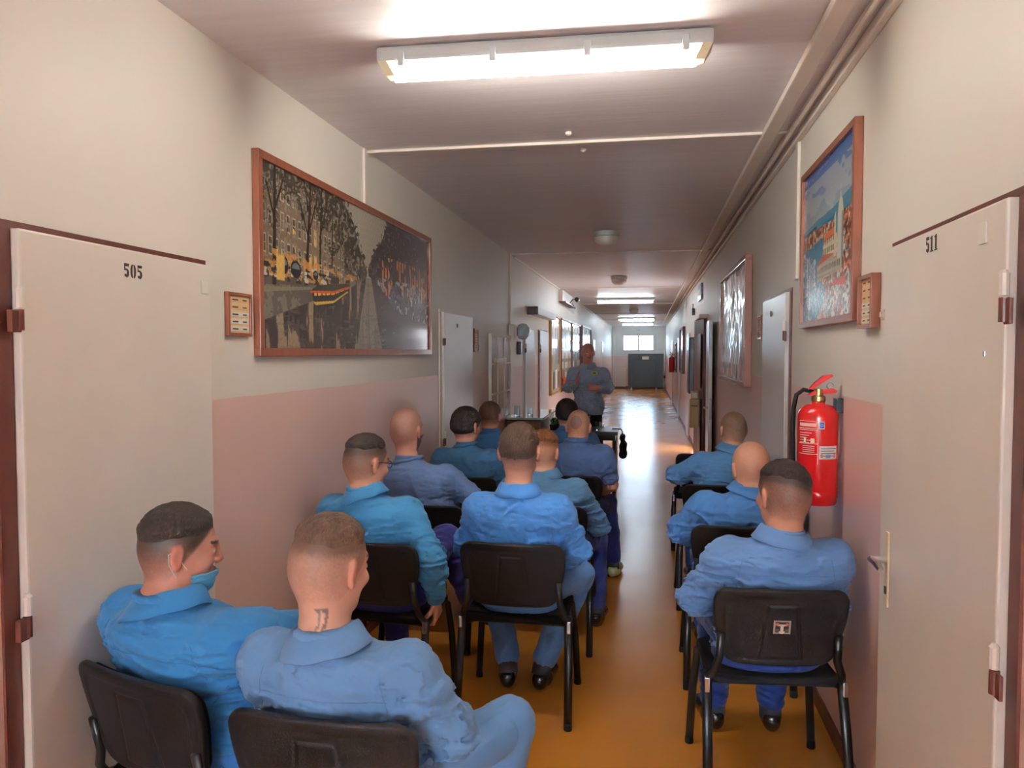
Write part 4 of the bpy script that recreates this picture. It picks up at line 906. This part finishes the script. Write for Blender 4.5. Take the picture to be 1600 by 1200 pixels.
    for i in range(nC+1):
        a = -PI*.5+.16+(2*PI-.32)*i/nC if top == 'shirt' else 2*PI*i/nC   # open at the throat
        if top == 'shirt': a = PI*.5+.12+(2*PI-.24)*i/nC
        fr = max(0, math.sin(a))
        for r_, z_ in prof:
            zz = z_-(.030*fr*fr if z_ < 0 else .022*fr); rr = cR*(1+.06*abs(math.cos(a)))+r_*(1+.2*(1-fr))
            p = cb+u*math.cos(a)*rr+Vector((0, 1, 0))*math.sin(a)*rr*.98*1+nax*zz*1.0
            V.append(p+Vector((0, 0, .0015*math.sin(a*7+seed))))
    npf = len(prof); Q = []
    for i in range(nC):
        for j in range(npf): Q.append((i*npf+j, (i+1)*npf+j, (i+1)*npf+(j+1) % npf, i*npf+(j+1) % npf))
    if top == 'shirt':
        pass
    c_o = mesh_np('collar', [list(p) for p in V], Q, SM, shirt_o)
    if seams and top == 'shirt':
        bv = BVHTree.FromPolygons([tuple(q.co) for q in shirt_o.data.vertices], [tuple(p.vertices) for p in shirt_o.data.polygons])
        def seam(pts, dr, off=.0002, r=.0011):
            Lp = []
            for p in pts:
                hit = bv.ray_cast(Vector(p), Vector(dr))
                if hit[0] is not None: Lp.append(hit[0]-Vector(dr)*off)
            if len(Lp) > 4: MB().tube(Lp, r, 5).build('seam', mat(SM.name+'_seam', tuple(int(q*.92) for q in shirt), .9), shirt_o, True)
        zy = z0+(zN-z0)*.775
        seam([(cxj+t*.165*w, -1, zy-.006*(t*t)) for t in np.linspace(-1, 1, 40)], (0, 1, 0))
        for s in (-1, 1): seam([(cxj+s*(.150+.018*math.sin(t*2.6))*w, -1, zy+.055-t*.26) for t in np.linspace(0, 1, 26)], (0, 1, 0))
    if sleeve == 'long':
        for s in (-1, 1):
            el, wr = Vector(A[s][0]), Vector(A[s][1]); dd = (wr-el).normalized(); e0 = el+(wr-el)*.90
            MB().tube([e0, e0+dd*.012, e0+dd*.045, e0+dd*.052, e0+dd*.047], [.040, .043, .040, .036, .030], 20).build('cuff', SM, shirt_o, True)
    # ---- trousers
    TM = fabric(trous); lo3 = [lo[0], lo[1], 0]; hi3 = [hi[0], hi[1], z0+.25 if not stand else z0+.12]; hi3[2] = max(hi3[2], L[1][0][2]+.13, L[-1][0][2]+.13)
    G = Field(lo3, hi3, h*1.15)
    hb = Vector((0, py, z0+.075)); G.caps(hb+Vector((-.07*w, -.01, 0)), hb+Vector((.07*w, -.01, 0)), .125*w-.018-.02*stand, .125*w-.018-.02*stand, .02)
    G.caps(hb+Vector((-.06*w, .0, .07)), hb+Vector((.06*w, .0, .07)), .105*w-.02*stand, .105*w-.02*stand, .05)
    for s in (-1, 1):
        kn, an = Vector(L[s][0]), Vector(L[s][1]); G.caps(hips[s], kn, (.090 if not stand else .078)*w, .071, .05); G.caps(kn, kn+(an-kn)*.5, .071, .066, .02); G.caps(kn+(an-kn)*.5, kn+(an-kn)*.90, .066, .058, .02)
    if not stand:
        f, l_, h_ = torso(.007); top_z = z0+.15; G.add(lambda x, y, z: np.maximum(f(x, y, z), z-top_z), l_, h_, .03)
    nearm = np.abs(G.d) < .03; I = np.argwhere(nearm); P = (G.ax[0][I[:, 0]], G.ax[1][I[:, 1]], G.ax[2][I[:, 2]])
    G.d[nearm] += (-.005*np.clip(1-np.abs(wob(P, 36, seed+2, 5, (1, 1, 1)))*2.6, -.6, 1)).astype(np.float32)
    if not stand:
        z = G.ax[2][None, None, :]; y = G.ax[1][None, :, None]; G.d = np.maximum(G.d, np.where(y < .25, .452-z, -1)*np.ones_like(G.d)) if L[1][1][1] > .3 and L[-1][1][1] > .3 and L[1][1][2] < .2 else G.d
    G.mesh('trousers', TM, root)
    # ---- shoes and socks
    for s in (-1, 1):
        an = Vector(L[s][1]); fd = Vector((s*.18, 1, 0)).normalized(); tilt = 0
        bz = 0.002 if an.z < .16 else an.z-.10
        hl, toe = Vector((an.x, an.y-.035, bz+.036)), Vector((an.x, an.y-.035, bz+.030))+fd*.20
        G = Field([min(hl.x, toe.x)-.06, min(hl.y, toe.y)-.06, bz-.004], [max(hl.x, toe.x)+.06, max(hl.y, toe.y)+.06, bz+.11], .0055)
        G.caps(hl, hl+fd*.06, .036, .036, .01); G.caps(hl+fd*.06, toe, .040, .034, .03); G.caps(hl+Vector((0, .0, .025)), hl+fd*.05+Vector((0, 0, .035)), .034, .034, .02)
        z = G.ax[2][None, None, :]; G.d = np.maximum(G.d, (bz-z)*np.ones_like(G.d)); G.d = np.maximum(G.d, (z-bz-.078)*np.ones_like(G.d))
        so = G.mesh('shoe', mat('shoe_%d_%d_%d' % shoe_rgb, shoe_rgb, .25, coat=.3), root)
        kn = Vector(L[s][0]); MB().tube([an+(kn-an)*.34, an+(kn-an)*.06, an+Vector((0, -.012, -.035))], [.050, .047, .047], 14).build('sock', mat('grey_sock', (62, 58, 64), .9), root, True)
    T4 = Matrix.Translation(hc) @ RM.to_4x4()
    if glasses:
        m = MB()
        for s in (-1, 1):
            m.tube([T4 @ Vector((s*.033+.023*math.cos(a), .104, -.002+.017*math.sin(a))) for a in [2*PI*i/20 for i in range(21)]], .0018, 6)
            m.tube([T4 @ Vector(p) for p in ((s*.056, .103, .004), (s*.080, .085, .006), (s*.086, .02, .006), (s*.088, -.012, .0), (s*.084, -.03, -.014))], .002, 6)
        m.tube([T4 @ Vector((-.011, .106, .0)), T4 @ Vector((0, .112, .004)), T4 @ Vector((.011, .106, .0))], .0015, 6)
        g = m.build('glasses', BLACKM, root, True)
    if mask:
        G = Field([v-.15 for v in hc], [v+.15 for v in hc], .004); x, y, z = G.ax[0][:, None, None], G.ax[1][None, :, None], G.ax[2][None, None, :]
        X, Y, Z = head_local(x, y, z, hc, RM, sc); d = head_sdf(X, Y, Z); sh_ = np.maximum(np.abs(d-.005)-.0025, np.maximum(Z+.060, np.maximum(-.145-Z, .032-Y)))
        G.d[:] = sh_+.0008*np.sin(Z*420); mk = G.mesh('face_mask', mat('mask_blue', (96, 168, 204), .7), root)
        for s in (-1, 1):
            MB().tube([T4 @ Vector(p) for p in ((s*.062, .034, -.064), (s*.075, .008, -.03), (s*.087, -.012, .012), (s*.093, -.03, .0), (s*.088, -.026, -.03), (s*.070, .0, -.075), (s*.056, .032, -.10))], .0011, 6).build('ear_loop', mat('white_elastic', (220, 232, 238), .7), mk, True)
    return root, dict(SJ=SJ, hc=hc, nb=nb, T4=T4, shirt=shirt_o)

# ------------------------------------------------------------ the seated rows
place_chair(-1.24, 1.99, -18, 'black chair nearest the left wall in front, under the man with the face mask')
place_chair(-.735, 1.87, -2, 'black chair at the lower edge, under the man with the tattooed neck')
place_chair(-1.20, 3.43, -4, 'black chair under the man in glasses whose arm hangs down')
place_chair(-.582, 3.52, 0, 'black chair seen whole in mid aisle, black shoes visible beneath it')
place_chair(.455, 3.05, 5, 'black chair with small emblem sticker, front of the right side')
place_chair(.45, 4.03, 0, 'black chair under the bald heavy man on the right')
place_chair(-1.20, 4.27, -2, 'black chair under the bald man in pale T-shirt by the left wall')
place_chair(-.55, 4.35, 0, 'black chair under the man leaning behind the centre man, mostly hidden')
place_chair(-1.22, 5.22, 0, 'black chair under the dark-haired man by the second left door')
place_chair(-.53, 5.40, 0, 'black chair under the broad man with the tattooed scalp')
place_chair(.46, 5.20, 0, 'black chair under the foremost man on the right side')
place_chair(.47, 6.70, 0, 'empty black chair beyond the foremost man on the right')
place_chair(-1.17, 6.10, 0, 'black chair of the farthest man beside the left wall')
place_chair(-.60, 6.40, 0, 'black chair of the dark-haired man nearest the table')
# emblem sticker on the back of the chair on the right
ch = CHAIRS[4]
n = 24; V = []; C_ = []
for i in range(n):
    for j in range(n):
        a, b = i/(n-1)-.5, j/(n-1)-.5; zz = .675+b*.052; xx = a*.060
        yy = -.185-.075*((zz-.5)/.32)+.45*xx*xx-.0165
        V.append((xx, yy, zz)); col = (40, 32, 32)
        if max(abs(a), abs(b)) > .40 and (i+j) % 3: col = (196, 184, 176)
        if abs(a) < .07 and b < .2: col = (226, 214, 196)
        if abs(a) < .16 and -.42 < b < -.32: col = (226, 214, 196)
        if .1 < b < .2 and abs(a) < .22: col = (214, 196, 180)
        if (abs(a)-.27)**2+(b-.2)**2 < .011: col = (220, 110, 80)
        if (abs(a)-.27)**2+(b+.22)**2 < .010: col = (96, 84, 84)
        C_.append(lin(col))
Q = [(i*n+j, (i+1)*n+j, (i+1)*n+j+1, i*n+j+1) for i in range(n-1) for j in range(n-1)]
o = mesh_np('emblem_sticker', V, Q, STICK, ch, np.array(C_), False)

def men():
    person('seated man in blue shirt with face mask under his chin, nearest the left wall', (-1.24, 1.99, -18), -.020, 1.222, -.07, ck=.215, sc=1.0, yaw=-38, pitch=6, w=1.14, h=.005,
           skin=(186, 128, 106), hair=(52, 38, 30), stub=.74, style='fade', fadez=.022, ftilt=.5, shirt=(60, 130, 188), trous=(60, 120, 190), mask=True, glasses=False,
           arms={1: ((.27, .20, .83), (.06, .37, .84), (0, 0, -1), 30)}, seed=1, beard=False)
    person('nearest seated man in pale blue shirt with dark strokes tattooed on his neck', (-.71, 1.86, -2), -.060, 1.242, -.08, ck=.247, sc=1.03, yaw=-20, pitch=10, w=1.0, h=.005,
           skin=(206, 156, 134), hair=(100, 72, 56), stub=.52, style='fade', fadez=.048, ftilt=.3, fslope=-.12, shirt=(106, 146, 192), trous=(104, 146, 196), tattoo='neck',
           arms={1: ((.235, -.02, .70), (.15, .22, .60))}, legs={1: ((.30, .36, .545), (.22, .36, .09))}, seed=3)
    person('seated man in glasses and blue shirt, right arm hanging, navy legs crossed', (-1.20, 3.43, -4), -.078, 1.264, -.056, ck=.215, sc=1.06, yaw=-32, pitch=10, w=1.0, h=.0055,
           skin=(200, 144, 120), hair=(62, 48, 42), stub=.68, style='fade', fadez=.045, ftilt=.4, shirt=(72, 144, 196), trous=(58, 60, 132), glasses=True,
           arms={1: ((.262, -.14, .74), (.268, -.09, .55), (-1, 0, 0), 55)}, legs={1: ((.17, .34, .70), (.26, .50, .33))}, seed=5)
    person('bald bearded seated man in grey-blue T-shirt by the left wall', (-1.20, 4.27, -2), -.147, 1.333, -.075, sc=1.05, yaw=-14, pitch=0, w=1.04, h=.0062,
           skin=(202, 146, 126), hair=(70, 58, 54), stub=.32, style='bald', top='tshirt', shirt=(106, 132, 180), trous=(50, 52, 96), beard=True,
           arms={1: ((.255, .02, .79), (.10, .16, .80), (0, -1, 0), 30)}, seed=7)
    person('dark-haired seated man in teal shirt turning right, by the second left door', (-1.22, 5.22, 0), -.019, 1.258, -.02, ck=.21, sc=1.04, yaw=-24, pitch=4, w=.98, h=.0068,
           skin=(206, 148, 124), hair=(44, 33, 28), stub=.5, style='thick', top='tshirt', shirt=(66, 112, 154), trous=(50, 60, 110), seed=9)
    person('seated man with cropped brown hair, farthest along the left wall', (-1.17, 6.10, 0), -.086, 1.245, .0, ck=.20, yaw=-8, pitch=4, w=.95, h=.0072,
           skin=(200, 140, 112), hair=(92, 62, 46), stub=.45, style='crop', top='tshirt', shirt=(58, 104, 150), trous=(50, 60, 110), seed=11)
    person('seated man in bright blue shirt in mid aisle, black shoes under his chair', (-.582, 3.52, 0), .009, 1.323, -.07, sc=1.06, yaw=-3, pitch=3, w=.99, h=.0055,
           skin=(208, 152, 128), hair=(82, 60, 48), stub=.8, style='crop', shirt=(84, 148, 222), trous=(92, 134, 190),
           arms={1: ((.265, .02, .73), (.12, .24, .60)), -1: ((-.26, .03, .73), (-.11, .25, .60))}, legs={-1: ((-.20, .36, .515), (-.085, .17, .10)), 1: ((.25, .33, .52), (.075, .17, .10))}, seed=13)
    person('reddish-haired seated man in blue shirt, half hidden behind the mid-aisle man', (-.55, 4.35, 0), -.045, 1.189, .10, ck=.21, sc=1.04, yaw=-12, pitch=14, w=1.0, h=.0062,
           skin=(224, 168, 142), hair=(140, 88, 54), stub=.3, style='fade', fadez=.03, ftilt=.3, shirt=(96, 146, 192), trous=(40, 52, 116),
           arms={1: ((.27, .20, .62), (.10, .40, .60))}, legs={1: ((.24, .36, .51), (.25, .27, .09))}, seed=15)
    person('broad seated man in grey-blue T-shirt with tattooed shaven scalp', (-.53, 5.40, 0), .049, 1.236, .06, ck=.175, yaw=-3, pitch=14, w=1.10, h=.0065,
           skin=(206, 146, 118), hair=(96, 80, 66), stub=.32, style='bald', top='tshirt', shirt=(88, 114, 164), trous=(40, 46, 108), tattoo='scalp',
           arms={1: ((.285, .05, .71), (.16, .30, .59))}, legs={1: ((.24, .37, .51), (.29, .24, .09))}, seed=17, shoe_rgb=(196, 204, 150))
    person('dark-haired seated man nearest the table, partly hidden', (-.60, 6.40, 0), -.067, 1.245, .05, ck=.20, yaw=-6, pitch=4, w=.98, h=.0072,
           skin=(206, 148, 126), hair=(34, 24, 24), stub=.6, style='thick', top='tshirt', shirt=(66, 106, 154), trous=(44, 50, 100), seed=19)
    person('foremost seated man on the right, left elbow pushed out', (.46, 5.20, 0), .10, 1.256, .05, ck=.205, yaw=18, pitch=6, w=.94, h=.0065,
           skin=(200, 148, 122), hair=(84, 70, 52), stub=.68, style='bald', shirt=(92, 142, 196), trous=(48, 84, 150),
           arms={-1: ((-.27, .06, .82), (-.10, .28, .80)), 1: ((.185, .07, .70), (.08, .28, .59))}, seed=21)
    person('bald heavy seated man in blue shirt on the right side', (.45, 4.03, 0), .074, 1.19, .04, ck=.19, yaw=14, pitch=16, w=1.10, h=.006, sc=1.12,
           skin=(212, 152, 124), hair=(150, 110, 92), stub=.08, style='bald', shirt=(80, 132, 196), trous=(48, 88, 156),
           arms={-1: ((-.275, .06, .72), (-.12, .30, .60)), 1: ((.25, .05, .70), (.1, .28, .59))}, seed=23, fold=.0095)
    person('seated man in pale blue shirt with dark sloping haircut, front right', (.455, 3.05, 5), .05, 1.239, -.034, ck=.232, sc=1.08, yaw=20, pitch=4, w=1.05, h=.0052,
           skin=(196, 138, 112), hair=(50, 34, 30), stub=.62, style='side', fadez=.016, shirt=(104, 142, 194), trous=(26, 52, 116),
           arms={-1: ((-.265, .03, .69), (-.12, .28, .60)), 1: ((.245, .03, .68), (.12, .28, .60))}, seed=25)
    r, info = person('standing man in long grey-blue shirt with yellow name tag, hands raised as he talks', (-.74, 9.85, 180), .01, 1.765, .03, yaw=12, pitch=3, w=1.04, h=.0085, sc=1.0,
           skin=(206, 128, 112), hair=(170, 150, 146), stub=.25, style='bald', shirt=(150, 162, 184), trous=(24, 24, 32), stand=True, z0=.88,
           arms={1: ((.26, .05, 1.20), (.14, .27, 1.26), (-1, 0, 0), 8, (-.15, .25, 1)), -1: ((-.26, .06, 1.19), (-.16, .29, 1.20), (0, -1, 0), 14, (1, .1, .15))},
           legs={1: ((.11, .02, .50), (.11, -.01, .09)), -1: ((-.11, .02, .50), (-.11, -.01, .09))}, seed=27, group='standing people')
    del r['group']
    sb = MB().box(-.115, -.045, .125, .131, 1.365, 1.405, .002).build('name_tag', mat('yellow_tag', (222, 214, 40), .4), r)
    MB().box(-.100, -.060, .131, .1325, 1.375, 1.392).build('tag_text', mat('dark_print', (90, 92, 40), .6), sb)
    MB().tube([(-.162+.033*math.cos(a), .285, 1.20+.033*math.sin(a)) for a in [2*PI*i/16 for i in range(17)]], .007, 8).build('wristwatch', BLACKM, r)
men()

# ------------------------------------------------------------ table at the front
t = thing('folding_table', 'long dark table between the standing man and the seated rows', 'table', (-.73, 9.06, 0))
MB().box(-.40, .40, -.30, .30, .70, .745, .01).build('tabletop', mat('dark_table_laminate', (62, 56, 64), .35), t)
MB().box(-.37, .37, -.27, .27, .64, .699, .003).build('apron', BLACKM, t)
for sx in (-.36, .36):
    for sy in (-.25, .25): MB().box(sx-.02, sx+.02, sy-.02, sy+.02, 0, .64, .003).build('leg', BLACKM if sy < 0 else mat('pale_steel', (170, 168, 166), .3, metal=.6), t)
t = thing('laptop_case', 'black box standing on the dark table beside the green plant', 'box', (-.96, 9.10, .746)); MB().box(-.16, .13, -.10, .10, 0, .115, .01).build('body', BLACKP, t); MB().box(-.15, .12, -.09, .09, .1155, .125, .003).build('lid', BLACKM, t)
t = thing('glass_mug', 'glass mug on the dark table in front of the standing man', 'mug', (-.555, 8.87, .746)); MB().lathe([(.032, 0), (.036, .01), (.038, .10), (.035, .10), (.033, .012), (.003, .011)], n=20).build('glass', GLASS, t); MB().tube([(.037, 0, .08), (.06, 0, .075), (.062, 0, .035), (.037, 0, .028)], .005, 6).build('handle', GLASS, t)
t = thing('black_bag', 'black bag hanging from the right end of the dark table', 'bag', (-.272, 9.0, .0)); 
F = Field((-.08, -.24, .38), (.09, .24, .74), .009); F.caps((.0, -.12, .47), (.0, .12, .46), .048, .046, .02); F.caps((0, -.11, .56), (0, .11, .56), .046, .045, .05); F.caps((-.01, -.10, .66), (-.01, .10, .66), .034, .034, .06); F.mesh('bag_body', BLACKF, t)
MB().tube([(-.005, -.05, .68), (-.01, -.04, .73), (-.03, -.02, .755), (-.09, 0, .756), (-.13, 0, .755)], .008, 6).build('strap', BLACKF, t)
t = thing('potted_plant', 'small plant with green leaves beside the black box on the table', 'plant', (-1.08, 8.84, .746)); MB().lathe([(.03, 0), (.04, .06), (.036, .06), (.03, .05)], n=14).build('pot', BLACKP, t)
m = MB(); rr = random.Random(2)
for i in range(14):
    a = rr.uniform(0, 6.28); l = rr.uniform(.04, .09); z = rr.uniform(.08, .17); c, s_ = math.cos(a), math.sin(a)
    m.poly([(0, 0, .05), (c*l*.5-s_*.008, s_*l*.5+c*.008, z*.8), (c*l, s_*l, z), (c*l*.5+s_*.008, s_*l*.5-c*.008, z*.8)], (0, 0, .0012))
m.build('foliage', mat('leaf_green', (96, 160, 54), .5), t)
# clear vessels on the glass-topped counter
for x, y, hgt, lab in ((-1.50, 8.85, .12, 'left of the two clear jars on the glass-topped counter'), (-1.36, 8.95, .09, 'right of the two clear jars on the glass-topped counter')):
    t = thing('glass_jar', lab, 'jar', (x, y, .906), 0, 'clear jars on the counter'); MB().lathe([(.03, 0), (.035, .01), (.035, hgt), (.032, hgt), (.031, .012), (.003, .011)], n=18).build('glass', GLASS, t)
for o in list(bpy.data.objects):
    if o.type == 'MESH' and o.name.split('.')[0] in ('globe',): auto_smooth(o)
